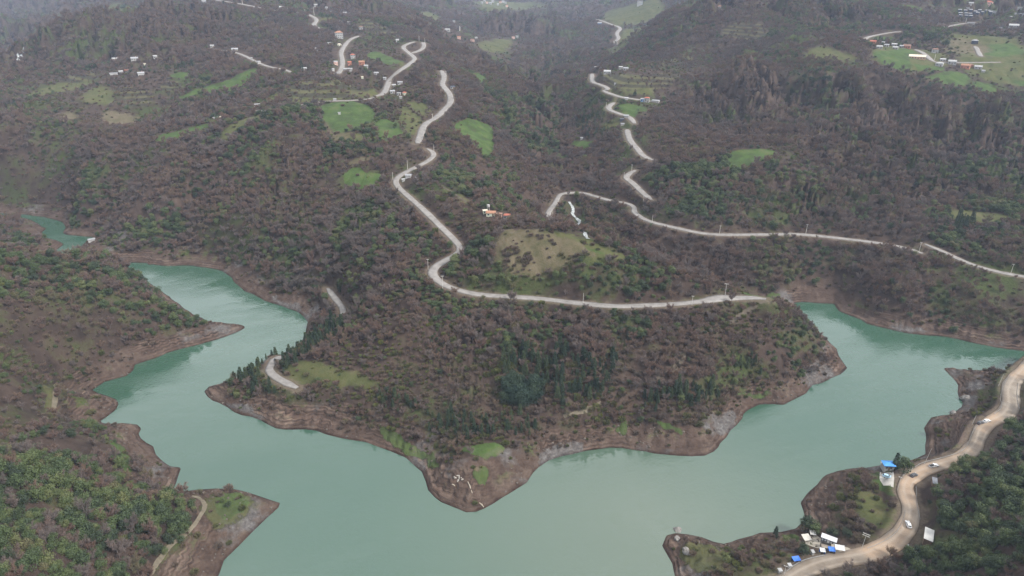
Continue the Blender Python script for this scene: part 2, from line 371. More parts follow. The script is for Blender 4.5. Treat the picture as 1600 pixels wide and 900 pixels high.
def seg_dist(X, Y, P, closed=True):
    """distance to an outline and (if closed) whether inside; X, Y flat arrays"""
    A = P; B = np.roll(P, -1, 0) if closed else None
    if not closed:
        A, B = P[:-1], P[1:]
    D = np.full(X.shape, 1e9, np.float32); inside = np.zeros(X.shape, bool)
    for (ax, ay), (bx, by) in zip(A[:, :2], B[:, :2]):
        ex, ey = bx - ax, by - ay
        L2 = ex * ex + ey * ey + 1e-12
        t = np.clip(((X - ax) * ex + (Y - ay) * ey) / L2, 0, 1)
        d = (X - ax - t * ex) ** 2 + (Y - ay - t * ey) ** 2
        np.minimum(D, d, out=D)
        if closed and ay != by:
            c = ((ay > Y) != (by > Y)) & (X < (bx - ax) * (Y - ay) / (by - ay) + ax)
            inside ^= c
    return np.sqrt(D), inside


def shore_field():
    """signed distance to the lake shore, negative over water"""
    S = np.full(GX.shape, 400.0, np.float32)
    rows = RR < 900
    X = GX[rows].ravel().astype(np.float32); Y = GY[rows].ravel().astype(np.float32)
    s = np.full(X.shape, 400.0, np.float32)
    for P in (SHM, SHP):
        Q = P[::2].astype(np.float32)
        # coarse pass with a thinned outline, exact pass near it
        Dc, ic = seg_dist(X, Y, P[::10].astype(np.float32))
        sd = np.where(ic, -Dc, Dc)
        near = Dc < 32
        Dn, inn = seg_dist(X[near], Y[near], Q)
        sd[near] = np.where(inn, -Dn, Dn)
        s = np.minimum(s, sd)
    S[rows] = s.reshape(-1, NA)
    return S


def sample(F, x, y):
    a, l = polar(np.asarray(x, float), np.asarray(y, float))
    i = np.clip((a - AZ[0]) / (AZ[1] - AZ[0]), 0, NA - 1.001); j = np.clip((l - LR[0]) / (LR[1] - LR[0]), 0, NR - 1.001)
    i0 = i.astype(int); j0 = j.astype(int); fi = i - i0; fj = j - j0
    return (F[j0, i0] * (1 - fi) + F[j0, i0 + 1] * fi) * (1 - fj) + (F[j0 + 1, i0] * (1 - fi) + F[j0 + 1, i0 + 1] * fi) * fj


def cast(u, v, Z, rmin=0):
    """first ground point seen through photo pixel (u, v)"""
    dx, dy = u - 800.0, FPX * CP + (450 - v) * SP
    dz = -FPX * SP + (450 - v) * CP
    a = math.atan2(dx, dy); s = dz / math.hypot(dx, dy)
    i = (a - AZ[0]) / (AZ[1] - AZ[0]); i = min(max(i, 0), NA - 1.001); i0 = int(i); f = i - i0
    col = Z[:, i0] * (1 - f) + Z[:, i0 + 1] * f
    g = col - (H0 + s * RR)
    k = np.nonzero((g > 0) & (RR > rmin))[0]
    if len(k) == 0:
        k = NR - 1
    else:
        k = max(1, k[0])
    t = g[k - 1] / (g[k - 1] - g[k] + 1e-12); t = min(max(t, 0), 1)
    r = RR[k - 1] + (RR[k] - RR[k - 1]) * t
    return np.array((math.sin(a) * r, math.cos(a) * r, H0 + s * r))


ZB = build_height()
SD = shore_field()

# relief: gullies that run down the fall line, plus knolls; growing away from the shore and with distance
dist = np.exp(GL)


def slope_of(F):
    dl = np.gradient(F, LR, axis=0) / dist; da = np.gradient(F, AZ, axis=1) / dist
    s, c = np.sin(GA), np.cos(GA)
    return dl * s + da * c, dl * c - da * s


def gullies(F, scale, seed):
    """stripes aligned with the slope: V-shaped gullies between rounded spurs, about -0.5 to 1"""
    gx, gy = slope_of(F)
    m = np.hypot(gx, gy) + 1e-6
    px, py = -gy / m, gx / m
    X, Y = GX / scale, GY / scale
    ix, iy = np.floor(X).astype(np.int64), np.floor(Y).astype(np.int64)
    num = np.zeros(X.shape); sn = np.zeros(X.shape); den = np.zeros(X.shape) + 1e-9
    for oy in (-1, 0, 1):
        for ox in (-1, 0, 1):
            cx, cy = ix + ox, iy + oy
            jx = _perm[(cy + seed) & 255, cx & 255]; jy = _perm[(cy + 71) & 255, (cx + seed) & 255]
            dx, dy = X - cx - jx, Y - cy - jy
            w = np.exp(-2.2 * (dx * dx + dy * dy))
            ph = (dx * px + dy * py) * 6.2832
            num += w * np.cos(ph); sn += w * np.sin(ph); den += w
    v = num / np.sqrt(num * num + sn * sn + (.25 * den) ** 2)
    return np.abs(v) * 1.5 - .5, np.clip(m / .35, 0, 1)


def road_shelter():
    """keeps the relief gentle close to the roads"""
    D = np.full(GX.shape, 1e6)
    for r in ROADS.values():
        for q in r:
            p = at(*q); D = np.minimum(D, ((GX - p[0]) ** 2 + (GY - p[1]) ** 2) / (p[1] / 600) ** 2)
    for L in (MEADOW, PASTURE, DRYGRASS, TERRACE):
        for poly in L:
            P = np.array([cast(min(max(u, -40), 1660), min(max(v, 0), 930), ZB) for u, v in poly])
            P = np.vstack([P, P.mean(0)[None], (P + P.mean(0)) / 2])
            for p in P: D = np.minimum(D, ((GX - p[0]) ** 2 + (GY - p[1]) ** 2) / (p[1] / 600) ** 2)
    return sstep(6, 62, np.sqrt(D))


SHELTER = road_shelter()
inl = sstep(5, 90, SD)
wx = GX + 40 * (fbm(GX / 160, GY / 160, 3) - .5); wy = GY + 40 * (fbm(GX / 160 + 40, GY / 160, 3) - .5)
big = ridged(wx / 330 + 3, wy / 330, 4) - .50
sml = fbm(GX / 22, GY / 22, 3) - .5
far1 = sstep(420, 1000, dist)
Z = ZB + big * ((46 * sstep(560, 1500, dist) + 34 * sstep(1500, 2500, dist)) * (.25 + .75 * SHELTER) + 4 * inl)
g1, m1 = gullies(Z, 210, 11)
Z = Z + (g1 - .38) * m1 * (36 + 10 * sstep(1100, 2000, dist)) * far1 * SHELTER * inl
g2, m2 = gullies(Z, 92, 37)
Z = Z + (g2 - .38) * m2 * (5.0 + 7 * sstep(380, 800, dist) * (1 - .6 * sstep(800, 1300, dist))) * SHELTER * inl
g3, m3 = gullies(Z, 38, 5)
Z = Z + (g3 - .25) * m3 * 3.2 * (.3 + .7 * SHELTER) * inl + inl * sml * 2.0
RELIEF = (g1 - .25) * m1 * far1 * .6 + (g2 - .25) * m2 * .7
g4, m4 = gullies(np.minimum(np.maximum(SD, -5), 60) * .5, 11, 91)
bank = np.where(SD > 0, SD * (0.52 + 0.34 * (fbm(GX / 35, GY / 35, 2) - .5)), SD * 0.55)
bank = bank + np.where(SD > 0, 1, 0) * ((ridged(GX / 14, GY / 14, 3) - .4) * 1.5 + (g4 - .3) * .9) * sstep(0, 6, SD)
# old water levels cut small benches into the bank
lev = bank + .5 * fbm(GX / 30, GY / 30, 2); st = 1.9
bank = np.where(bank > .4, bank - .42 * np.sin(lev / st * 6.2832) * sstep(.4, 1.4, bank), bank)
k = sstep(4, 30, SD)
Z = np.where(SD < 0, np.maximum(bank, -9), bank * (1 - k) + np.maximum(Z, np.minimum(1.2 + SD * 0.06, 6)) * k)
Z = np.where((SD >= 400) & (GY > 700), np.maximum(Z, 3), Z)

# roads are cast onto the ground, smoothed and benched into the slope
WIDTH = dict(ridge_a=5.2, ridge_b=7, ridge_c=7, ridge_d=7, lane=3.6, village_a=7, village_b=8, west=5, valley_a=5.0, valley_b=4.5, climb_a=6.5, climb_b=7, climb_c=7,
             climb_d=7, far=10, east_a=6, east_b=6, east_c=6, east_d=6, east_e=5, dirt=7.8, shelf_a=4.2, shelf_b=5.0)
ROADW = {}
for name, pts in ROADS.items():
    W = []
    for (u, v, z) in pts:
        p = cast(u, v, Z)
        W.append(at(u, v, z) if abs(p[1] - at(u, v, z)[1]) > 0.16 * p[1] or v > 899 or u > 1600 else p)
    W = np.array(W)
    W = chaikin(W, 2)
    zz = W[:, 2].copy()
    for _ in range(8):
        zz[1:-1] = .25 * zz[:-2] + .5 * zz[1:-1] + .25 * zz[2:]
    W[:, 2] = zz
    ROADW[name] = resample(W, 3.0, False)


BEST = np.full(GX.shape, 1e3); ZROAD = np.zeros(GX.shape); RAMP = np.full(GX.shape, 9.0)


def near_road(W, width, ramp):
    """note, for every ground vertex, its distance to the nearest road edge and that road's level"""
    w = width / 2
    for c in range(0, len(W) - 1, 12):
        P = W[c:c + 13]
        a, l = polar(P[:, 0], P[:, 1])
        m = (w + ramp + 8) / np.exp(l.min())
        i0 = max(0, int((a.min() - m - AZ[0]) / (AZ[1] - AZ[0]))); i1 = min(NA, int((a.max() + m - AZ[0]) / (AZ[1] - AZ[0])) + 2)
        j0 = max(0, int((l.min() - m - LR[0]) / (LR[1] - LR[0]))); j1 = min(NR, int((l.max() + m - LR[0]) / (LR[1] - LR[0])) + 2)
        if i1 <= i0 or j1 <= j0:
            continue
        s = np.s_[j0:j1, i0:i1]; X = GX[s]; Y = GY[s]
        for A, B in zip(P[:-1], P[1:]):
            e = B - A; L2 = e[0] ** 2 + e[1] ** 2 + 1e-9
            t = np.clip(((X - A[0]) * e[0] + (Y - A[1]) * e[1]) / L2, 0, 1)
            d = np.hypot(X - A[0] - t * e[0], Y - A[1] - t * e[1]) - w
            b = d < BEST[s]
            BEST[s] = np.where(b, d, BEST[s]); ZROAD[s] = np.where(b, A[2] + t * e[2], ZROAD[s]); RAMP[s] = np.where(b, ramp, RAMP[s])


for name, W in ROADW.items():
    near_road(W, WIDTH[name], 9 if name != 'dirt' else 6)
kk = 1 - sstep(2.2, RAMP, BEST)
Z = Z * (1 - kk) + (ZROAD - 0.45) * kk
RD = np.minimum(BEST, 60.0)              # distance from the nearest road edge
# ------------------------------------------------------------------ land cover outlines (photo pixels, cast onto the ground)
def ground_poly(pts):
    P = np.array([cast(min(max(u, -40), 1660), min(max(v, 0), 930), Z)[:2] for u, v in pts])
    return P


def mask_of(polys, soft):
    M = np.zeros(GX.shape, np.float32)
    for pts in polys:
        P = ground_poly(pts)
        P = chaikin(P, 1, True); r_ = float(np.hypot(*P.mean(0))); P = wiggle(resample(P, .012 * r_), .011 * r_, .030 * r_)
        a, l = polar(P[:, 0], P[:, 1])
        s = soft * np.exp(l.mean()) / 300
        m = 2 * s / np.exp(l.min())
        i0 = max(0, int((a.min() - m - AZ[0]) / (AZ[1] - AZ[0]))); i1 = min(NA, int((a.max() + m - AZ[0]) / (AZ[1] - AZ[0])) + 2)
        j0 = max(0, int((l.min() - m - LR[0]) / (LR[1] - LR[0]))); j1 = min(NR, int((l.max() + m - LR[0]) / (LR[1] - LR[0])) + 2)
        X = GX[j0:j1, i0:i1]; Y = GY[j0:j1, i0:i1]
        d, ins = seg_dist(X.ravel(), Y.ravel(), P)
        d = np.where(ins, d, -d).reshape(X.shape)
        M[j0:j1, i0:i1] = np.maximum(M[j0:j1, i0:i1], np.clip(0.5 + d / (2 * s), 0, 1))
    return M


M_MEADOW = mask_of(MEADOW, 1.6)
M_PAST = mask_of(PASTURE, 3.5)
M_DRY = mask_of(DRYGRASS, 3.5)
M_TERR = mask_of(TERRACE, 2.0)
M_BARE = mask_of(BARE, 2.5); M_ROCK = mask_of(ROCK, 2.0)

# ------------------------------------------------------------------ object helpers
MATS = {}
ALB = .58                          # all ground and plant colours below are scaled to measured outdoor albedos by this


def link(o, parent=None):
    COL.objects.link(o)
    if parent is not None:
        o.parent = parent
    return o


def tag(o, label=None, cat=None, group=None, kind=None):
    if label: o['label'] = label
    if cat: o['category'] = cat
    if group: o['group'] = group
    if kind: o['kind'] = kind
    return o


def mesh_np(name, V, F, mats=(), smooth=False, mi=None):
    """mesh from numpy arrays; F is (n,3) or (n,4)"""
    me = bpy.data.meshes.new(name)
    V = np.asarray(V, np.float32); F = np.asarray(F, np.int32)
    me.vertices.add(len(V)); me.vertices.foreach_set('co', V.ravel())
    n = F.shape[1]
    me.loops.add(F.size); me.loops.foreach_set('vertex_index', F.ravel())
    me.polygons.add(len(F)); me.polygons.foreach_set('loop_start', np.arange(0, F.size, n, dtype=np.int32))
    if mi is not None: me.polygons.foreach_set('material_index', np.asarray(mi, np.int32))
    me.update(calc_edges=True)
    if smooth: me.polygons.foreach_set('use_smooth', np.ones(len(F), bool))
    for m in mats: me.materials.append(m)
    return me


def mat(name, build):
    if name not in MATS:
        m = bpy.data.materials.new(name); m.use_nodes = True
        nt = m.node_tree; nt.nodes.clear()
        out = nt.nodes.new('ShaderNodeOutputMaterial')
        b = nt.nodes.new('ShaderNodeBsdfPrincipled')
        nt.links.new(b.outputs[0], out.inputs[0])
        b.inputs['Roughness'].default_value = .9
        b.inputs['Specular IOR Level'].default_value = .2
        build(NT(nt), b, out)
        MATS[name] = m
    return MATS[name]


class NT:
    """terse node building"""
    def __init__(self, nt): self.nt = nt

    def n(self, t, **kw):
        x = self.nt.nodes.new(t)
        for k_, v in kw.items(): setattr(x, k_, v)
        return x

    def put(self, sock, v):
        if v is None: return
        if hasattr(v, 'is_output'): self.nt.links.new(v, sock)
        elif isinstance(v, (tuple, list)) and len(v) == 3 and sock.type == 'RGBA': sock.default_value = (*v, 1)
        else: sock.default_value = v

    def math(self, op, a, b=None, c=None, clamp=False):
        x = self.n('ShaderNodeMath', operation=op, use_clamp=clamp)
        self.put(x.inputs[0], a); self.put(x.inputs[1], b); self.put(x.inputs[2], c)
        return x.outputs[0]

    def mix(self, f, a, b, mode='MIX'):
        x = self.n('ShaderNodeMix', data_type='RGBA', blend_type=mode)
        self.put(x.inputs[0], f); self.put(x.inputs[6], a); self.put(x.inputs[7], b)
        return x.outputs[2]

    def noise(self, vec=None, scale=1.0, detail=4, rough=.55, w=None, out=0):
        x = self.n('ShaderNodeTexNoise')
        self.put(x.inputs['Vector'], vec); self.put(x.inputs['Scale'], scale); x.inputs['Detail'].default_value = detail; x.inputs['Roughness'].default_value = rough
        return x.outputs[out]

    def ramp(self, f, stops, s=None):
        s = ALB if s is None else s
        x = self.n('ShaderNodeValToRGB'); e = x.color_ramp.elements
        while len(e) > 1: e.remove(e[-1])
        for i, (p, c) in enumerate(stops):
            el = e[0] if i == 0 else e.new(p)
            el.position = p; el.color = (c[0] * s, c[1] * s, c[2] * s, 1)
        self.put(x.inputs[0], f)
        return x.outputs[0]

    def maprange(self, v, a, b, c=0.0, d=1.0):
        x = self.n('ShaderNodeMapRange', interpolation_type='SMOOTHSTEP')
        for i, q in enumerate((v, a, b, c, d)): self.put(x.inputs[i], q)
        return x.outputs[0]

    def attr(self, name): return self.n('ShaderNodeAttribute', attribute_name=name).outputs['Fac']
    def pos(self): return self.n('ShaderNodeNewGeometry').outputs['Position']
    def sep(self, v):
        x = self.n('ShaderNodeSeparateXYZ'); self.put(x.inputs[0], v); return x.outputs

    def comb(self, a, b, c):
        x = self.n('ShaderNodeCombineXYZ')
        for i, q in enumerate((a, b, c)): self.put(x.inputs[i], q)
        return x.outputs[0]

    def bump(self, h, s, dist_=1.0):
        x = self.n('ShaderNodeBump'); x.inputs['Strength'].default_value = s; x.inputs['Distance'].default_value = dist_
        self.put(x.inputs['Height'], h); return x.outputs[0]


def m_ground(t, b, out):
    pos = t.pos(); xyz = t.sep(pos)
    nbig = t.noise(pos, .012, 4); nmid = t.noise(pos, .09, 5); nfine = t.noise(pos, .9, 4, .65)
    # forest floor
    litter = t.ramp(nmid, [(.3, (.04, .03, .025)), (.5, (.075, .053, .043)), (.7, (.11, .078, .06))])
    moss = t.ramp(nfine, [(.3, (.035, .05, .018)), (.7, (.09, .105, .04))])
    floor = t.mix(t.maprange(t.math('ADD', nbig, t.math('MULTIPLY', nmid, .5)), .74, .92), litter, moss)
    # pastures
    jit = t.math('MULTIPLY', t.math('SUBTRACT', t.noise(pos, .2, 6, .7), .5), 1.6)

    def m(name, lo=.35, hi=.65): return t.maprange(t.math('ADD', t.attr(name), jit), lo, hi)
    fresh = t.ramp(t.noise(pos, .07, 5, .65), [(.28, (.072, .078, .034)), (.40, (.058, .086, .03)), (.54, (.075, .122, .034)), (.72, (.125, .138, .056))])
    dull = t.ramp(t.noise(pos, .08, 5, .65), [(.3, (.062, .070, .030)), (.5, (.10, .108, .042)), (.72, (.145, .125, .068))])
    straw = t.ramp(t.noise(pos, .11, 5, .7), [(.28, (.068, .072, .032)), (.45, (.122, .106, .060)), (.6, (.160, .130, .085)), (.75, (.20, .162, .118))])
    c = t.mix(m('pasture'), floor, dull)
    c = t.mix(m('meadow', .38, .62), c, fresh)
    c = t.mix(m('dry'), c, straw)
    # contour terraces
    lev = t.math('ADD', xyz[2], t.math('MULTIPLY', nbig, 3.0))
    stripe = t.maprange(t.math('ABSOLUTE', t.math('SUBTRACT', t.math('FRACT', t.math('MULTIPLY', lev, .24)), .5)), .2, .4)
    terr = t.mix(stripe, (.03, .026, .02), (.075, .07, .035))
    c = t.mix(t.math('MULTIPLY', m('terrace'), .8), c, terr)
    # drawdown bank: bare earth with old water lines, rock and some green
    z = xyz[2]; sh = t.attr('shore')
    zn = t.math('SUBTRACT', z, t.math('MULTIPLY', t.math('SUBTRACT', t.noise(pos, .05, 4), .5), 14.0))
    bare = t.math('MULTIPLY', t.maprange(zn, 9.4, 6.4), t.maprange(sh, 44.0, 30.0))
    bare = t.math('MAXIMUM', bare, m('bare'))
    wav = t.math('SINE', t.math('ADD', t.math('MULTIPLY', z, 5.2), t.math('MULTIPLY', t.noise(pos, .06, 3), 9.0)))
    strata = t.noise(t.comb(t.math('MULTIPLY', xyz[0], .02), t.math('MULTIPLY', xyz[1], .02), t.math('ADD', t.math('MULTIPLY', z, 1.0), t.math('MULTIPLY', nmid, 1.2))), 1.0, 5, .7)
    strong = t.maprange(t.noise(pos, .02, 3), .4, .6)
    earth = t.ramp(t.noise(pos, .12, 6, .7), [(.26, (.052, .035, .028)), (.5, (.104, .072, .057)), (.74, (.18, .137, .11))])
    line = t.ramp(strata, [(.34, (.38, .38, .38)), (.5, (.95, .95, .95)), (.64, (1.7, 1.7, 1.7))], 1.0)
    earth = t.mix(t.math('MULTIPLY', strong, .5), earth, t.mix(1.0, earth, t.ramp(t.math('MULTIPLY_ADD', wav, .5, .5), [(.15, (.5, .48, .47)), (.6, (1.05, 1.05, 1.05)), (.95, (1.5, 1.48, 1.45))], 1.0), 'MULTIPLY'))
    earth = t.mix(t.math('MULTIPLY', strong, .8), earth, t.mix(1.0, earth, line, 'MULTIPLY'))
    vo = t.n('ShaderNodeTexVoronoi'); t.put(vo.inputs['Vector'], pos); vo.inputs['Scale'].default_value = .35
    rock = t.ramp(t.noise(pos, .5, 6, .75), [(.3, (.06, .055, .055)), (.55, (.17, .16, .155)), (.75, (.32, .31, .30))])
    earth = t.mix(t.math('MULTIPLY', t.maprange(t.noise(pos, .035, 4, .6), .57, .68), .85), earth, rock)
    earth = t.mix(t.math('MULTIPLY', m('rock', .5, .85), .8), earth, rock)
    bare = t.math('MAXIMUM', bare, m('rock'))
    wet = t.maprange(t.math('ADD', z, t.math('MULTIPLY', t.math('SUBTRACT', t.noise(pos, .08, 3), .5), 2.4)), -.1, 1.0)
    earth = t.mix(wet, t.mix(1.0, earth, (.55, .5, .5), 'MULTIPLY'), earth)
    weeds = t.ramp(nfine, [(.35, (.05, .07, .02)), (.65, (.11, .12, .045))])
    earth = t.mix(t.math('MULTIPLY', t.maprange(t.noise(pos, .06, 5, .65), .54, .66), t.maprange(z, 2.5, 6.0)), earth, weeds)
    bare = t.math('MULTIPLY', bare, t.math('SUBTRACT', 1.0, t.math('MULTIPLY', t.math('MAXIMUM', m('meadow', .38, .62), m('pasture')), .8)))
    c = t.mix(bare, c, earth)
    # verge of the roads
    verge = t.ramp(nfine, [(.3, (.13, .10, .075)), (.7, (.22, .175, .13))])
    c = t.mix(t.math('MULTIPLY', t.maprange(t.math('ADD', t.attr('road'), t.math('MULTIPLY', jit, 6.0)), 3.4, .6), .75), c, verge)
    t.put(b.inputs['Base Color'], c)
    b.inputs['Roughness'].default_value = 1.0
    b.inputs['Specular IOR Level'].default_value = .1
    hgt = t.math('ADD', t.math('MULTIPLY', nfine, .5), t.math('MULTIPLY', t.math('MULTIPLY', strata, bare), 1.2))
    t.put(b.inputs['Normal'], t.bump(hgt, .8, 1.0))


def m_lake(t, b, out):
    pos = t.pos()
    silt = t.noise(pos, .006, 3)
    c = t.ramp(silt, [(.35, (.046, .112, .074)), (.65, (.062, .128, .088))])
    # browner plume off the tip of the spur
    vm = t.n('ShaderNodeVectorMath', operation='DISTANCE'); t.put(vm.inputs[0], pos); vm.inputs[1].default_value = (60, 228, 0)
    plume = t.maprange(t.math('ADD', vm.outputs['Value'], t.math('MULTIPLY', silt, 50.0)), 165.0, 25.0)
    c = t.mix(t.math('MULTIPLY', plume, .8), c, (.072, .094, .068))
    t.put(b.inputs['Base Color'], c)
    xs = t.sep(pos); streak = t.noise(t.comb(t.math('MULTIPLY', t.math('ADD', xs[0], t.math('MULTIPLY', xs[1], .5)), .010), t.math('MULTIPLY', t.math('SUBTRACT', xs[1], t.math('MULTIPLY', xs[0], .4)), .035), 0.0), 1.0, 5, .6)
    t.put(b.inputs['Roughness'], t.maprange(streak, .38, .62, .03, .22))
    b.inputs['IOR'].default_value = 1.45
    b.inputs['Specular IOR Level'].default_value = 1.0
    rip = t.noise(pos, .55, 4, .6); swell = t.noise(pos, .07, 3)
    gust = t.maprange(streak, .38, .62, .2, 1.2)
    h = t.math('ADD', t.math('MULTIPLY', rip, t.math('MULTIPLY', gust, .11)), t.math('MULTIPLY', swell, .22))
    t.put(b.inputs['Normal'], t.bump(h, 1.0, 1.0))


def m_road(t, b, out):
    pos = t.pos()
    c = t.ramp(t.noise(pos, .25, 5, .65), [(.3, (.22, .205, .19)), (.55, (.32, .298, .28)), (.75, (.40, .375, .35))])
    t.put(b.inputs['Base Color'], c)


def m_dirt(t, b, out):
    pos = t.pos()
    c = t.ramp(t.noise(pos, .10, 6, .65), [(.3, (.21, .165, .125)), (.5, (.29, .243, .195)), (.7, (.38, .33, .275))])
    c = t.mix(t.maprange(t.noise(pos, .022, 3), .52, .64), c, (.28, .205, .145))
    c = t.mix(t.math('MULTIPLY', t.maprange(t.noise(pos, .9, 4, .7), .55, .75), .4), c, (.11, .09, .075))
    # wheel tracks along the road
    lat = t.attr('across')
    tr = t.maprange(t.math('ABSOLUTE', t.math('SUBTRACT', t.math('ABSOLUTE', t.math('ADD', lat, t.math('MULTIPLY', t.noise(pos, .05, 2), .5))), .45)), .0, .28, 1.0, 0.0)
    c = t.mix(t.math('MULTIPLY', tr, .4), c, (.30, .255, .21))
    t.put(b.inputs['Base Color'], c)
    t.put(b.inputs['Normal'], t.bump(t.noise(pos, 1.2, 4), .4, .4))


def build_setting():
    # ground sheet
    V = np.stack([GX, GY, Z], -1).reshape(-1, 3)
    i = np.arange(NR * NA).reshape(NR, NA)
    F = np.stack([i[:-1, :-1], i[:-1, 1:], i[1:, 1:], i[1:, :-1]], -1).reshape(-1, 4)[:, ::-1]
    me = mesh_np('terrain', V, F, [mat('ground', m_ground)], True)
    for nm, A in (('meadow', M_MEADOW), ('pasture', M_PAST), ('dry', M_DRY), ('terrace', M_TERR), ('bare', M_BARE), ('rock', M_ROCK), ('shore', SD), ('road', RD)):
        at_ = me.attributes.new(nm, 'FLOAT', 'POINT'); at_.data.foreach_set('value', np.asarray(A, np.float32).ravel())
    g = link(bpy.data.objects.new('terrain', me)); tag(g, kind='structure')
    # lake
    wv = [(-700, 40, 0), (900, 40, 0), (900, 950, 0), (-700, 950, 0)]
    w = link(bpy.data.objects.new('lake_water', mesh_np('lake_water', wv, [[0, 1, 2, 3]], [mat('lake', m_lake)]))); tag(w, kind='structure')
    # roads: ribbons with a thin edge, laid just above their bench
    for name, W in ROADW.items():
        d = np.gradient(W[:, :2], axis=0); d /= np.linalg.norm(d, axis=1)[:, None] + 1e-9
        nrm = np.stack([d[:, 1], -d[:, 0]], 1)
        hw = WIDTH[name] / 2 * (1 + (.5 if name == 'dirt' else .3) * (fbm(W[:, 0] / 14, W[:, 1] / 14, 2) - .5))
        if name == 'ridge_a':   # widens at the bend above the point and in the hairpin
            s_ = np.hypot(W[:, 0] - at(1118, 464, 42)[0], W[:, 1] - at(1118, 464, 42)[1]); hw = hw * (1 + .7 * (1 - sstep(3, 16, s_)))
            s_ = np.hypot(W[:, 0] - at(677, 425, 46)[0], W[:, 1] - at(677, 425, 46)[1]); hw = hw * (1 + .25 * (1 - sstep(5, 25, s_)))
        s_ = np.concatenate([[0], np.cumsum(np.hypot(*np.diff(W[:, :2], axis=0).T))]); hw = hw * (.45 + .55 * sstep(0, 9, np.minimum(s_, s_[-1] - s_)))
        rows = []
        for k_, dz in ((-1.0, -.5), (-1.0, .0), (-.5, .03), (0, .05), (.5, .03), (1.0, 0), (1.0, -.5)):
            q = W[:, :2] + nrm * (hw * k_)[:, None]
            rows.append(np.column_stack([q, W[:, 2] + dz]))
        V = np.stack(rows, 1).reshape(-1, 3); n, m_ = len(W), 7
        i = np.arange(n * m_).reshape(n, m_)
        F = np.stack([i[:-1, :-1], i[:-1, 1:], i[1:, 1:], i[1:, :-1]], -1).reshape(-1, 4)[:, ::-1]
        me = mesh_np('road', V, F, [mat('dirt_road', m_dirt) if name == 'dirt' else mat('concrete_road', m_road)], True)
        a_ = me.attributes.new('across', 'FLOAT', 'POINT'); a_.data.foreach_set('value', np.tile(np.array([-1, -1, -.5, 0, .5, 1, 1], np.float32), n))
        o = link(bpy.data.objects.new('dirt_road' if name == 'dirt' else 'road', me)); tag(o, kind='structure')


def light_and_camera():
    w = bpy.data.worlds.new('World'); SC.world = w; w.use_nodes = True
    nt = w.node_tree; t = NT(nt)
    bg = nt.nodes['Background']
    sky = nt.nodes.new('ShaderNodeTexSky'); sky.sky_type = 'NISHITA'; sky.sun_disc = False
    sky.sun_elevation = R(SUN_EL); sky.sun_rotation = R(SUN_AZ); sky.air_density = 1.0; sky.dust_density = 2.0; sky.ozone_density = 1.0
    # cloud deck: the sky's blue is mostly hidden by an even grey cover with slightly brighter and darker banks
    tc = t.n('ShaderNodeTexCoord').outputs['Generated']
    hs = t.n('ShaderNodeHueSaturation'); hs.inputs['Saturation'].default_value = .22; t.put(hs.inputs['Color'], sky.outputs[0])
    mp = t.n('ShaderNodeMapping'); mp.inputs['Scale'].default_value = (1, 1, 2.6); t.put(mp.inputs['Vector'], tc)
    cl = t.ramp(t.noise(mp.outputs[0], 2.2, 5, .55), [(.3, (5.2, 5.45, 5.8)), (.7, (9.8, 9.95, 10.1))], 1.0)
    t.put(bg.inputs['Color'], t.mix(.72, hs.outputs[0], cl))
    bg.inputs['Strength'].default_value = .066
    L = bpy.data.lights.new('Sun', 'SUN'); L.energy = SUN_E; L.angle = R(11); L.color = (1, .96, .9)
    s = link(bpy.data.objects.new('Sun', L))
    # sun_rotation runs clockwise from +Y
    el, az = R(SUN_EL), R(SUN_AZ)
    from mathutils import Vector
    s.rotation_euler = Vector((math.sin(az) * math.cos(el), math.cos(az) * math.cos(el), math.sin(el))).to_track_quat('Z', 'Y').to_euler()
    s.location = (0, 0, 500)
    c = bpy.data.cameras.new('Camera'); c.lens = 36 * FPX / 1600; c.sensor_width = 36; c.clip_start = .5; c.clip_end = 20000
    co = link(bpy.data.objects.new('Camera', c)); co.location = (0, 0, H0); co.rotation_euler = (math.pi / 2 - PITCH, 0, 0)
    SC.camera = co
    SC.view_settings.view_transform = 'Standard'; SC.view_settings.look = 'None'; SC.view_settings.gamma = 1; SC.view_settings.exposure = EXPOSURE
    SC.view_settings.use_curve_mapping = False
    cy = SC.cycles
    cy.max_bounces = 5; cy.diffuse_bounces = 3; cy.glossy_bounces = 2; cy.transmission_bounces = 2; cy.volume_bounces = 1; cy.transparent_max_bounces = 4
    cy.use_denoising = DENOISE
    cy.denoiser = 'OPENIMAGEDENOISE'; cy.denoising_prefilter = 'NONE'
    cy.caustics_reflective = False; cy.caustics_refractive = False


def build_haze():
    x0, x1, y0, y1, z0, z1 = -6500, 6500, -300, 7400, -14, float(max(Z.max(), H0)) + 25
    V = [(x, y, z) for z in (z0, z1) for y in (y0, y1) for x in (x0, x1)]
    F = [[0, 2, 3, 1], [4, 5, 7, 6], [0, 1, 5, 4], [1, 3, 7, 5], [3, 2, 6, 7], [2, 0, 4, 6]]
    m = bpy.data.materials.new('haze_air'); m.use_nodes = True; nt = m.node_tree; nt.nodes.clear()
    o_ = nt.nodes.new('ShaderNodeOutputMaterial'); v = nt.nodes.new('ShaderNodeVolumePrincipled')
    v.inputs['Color'].default_value = (.60, .74, 1, 1); v.inputs['Density'].default_value = HAZE; v.inputs['Anisotropy'].default_value = .1
    nt.links.new(v.outputs[0], o_.inputs['Volume'])
    h = link(bpy.data.objects.new('haze', mesh_np('haze', V, F, [m]))); tag(h, kind='stuff')


SUN_EL, SUN_AZ, SUN_E, EXPOSURE, HAZE, DENOISE = 43, 118, 1.5, 2.0, .000062, True
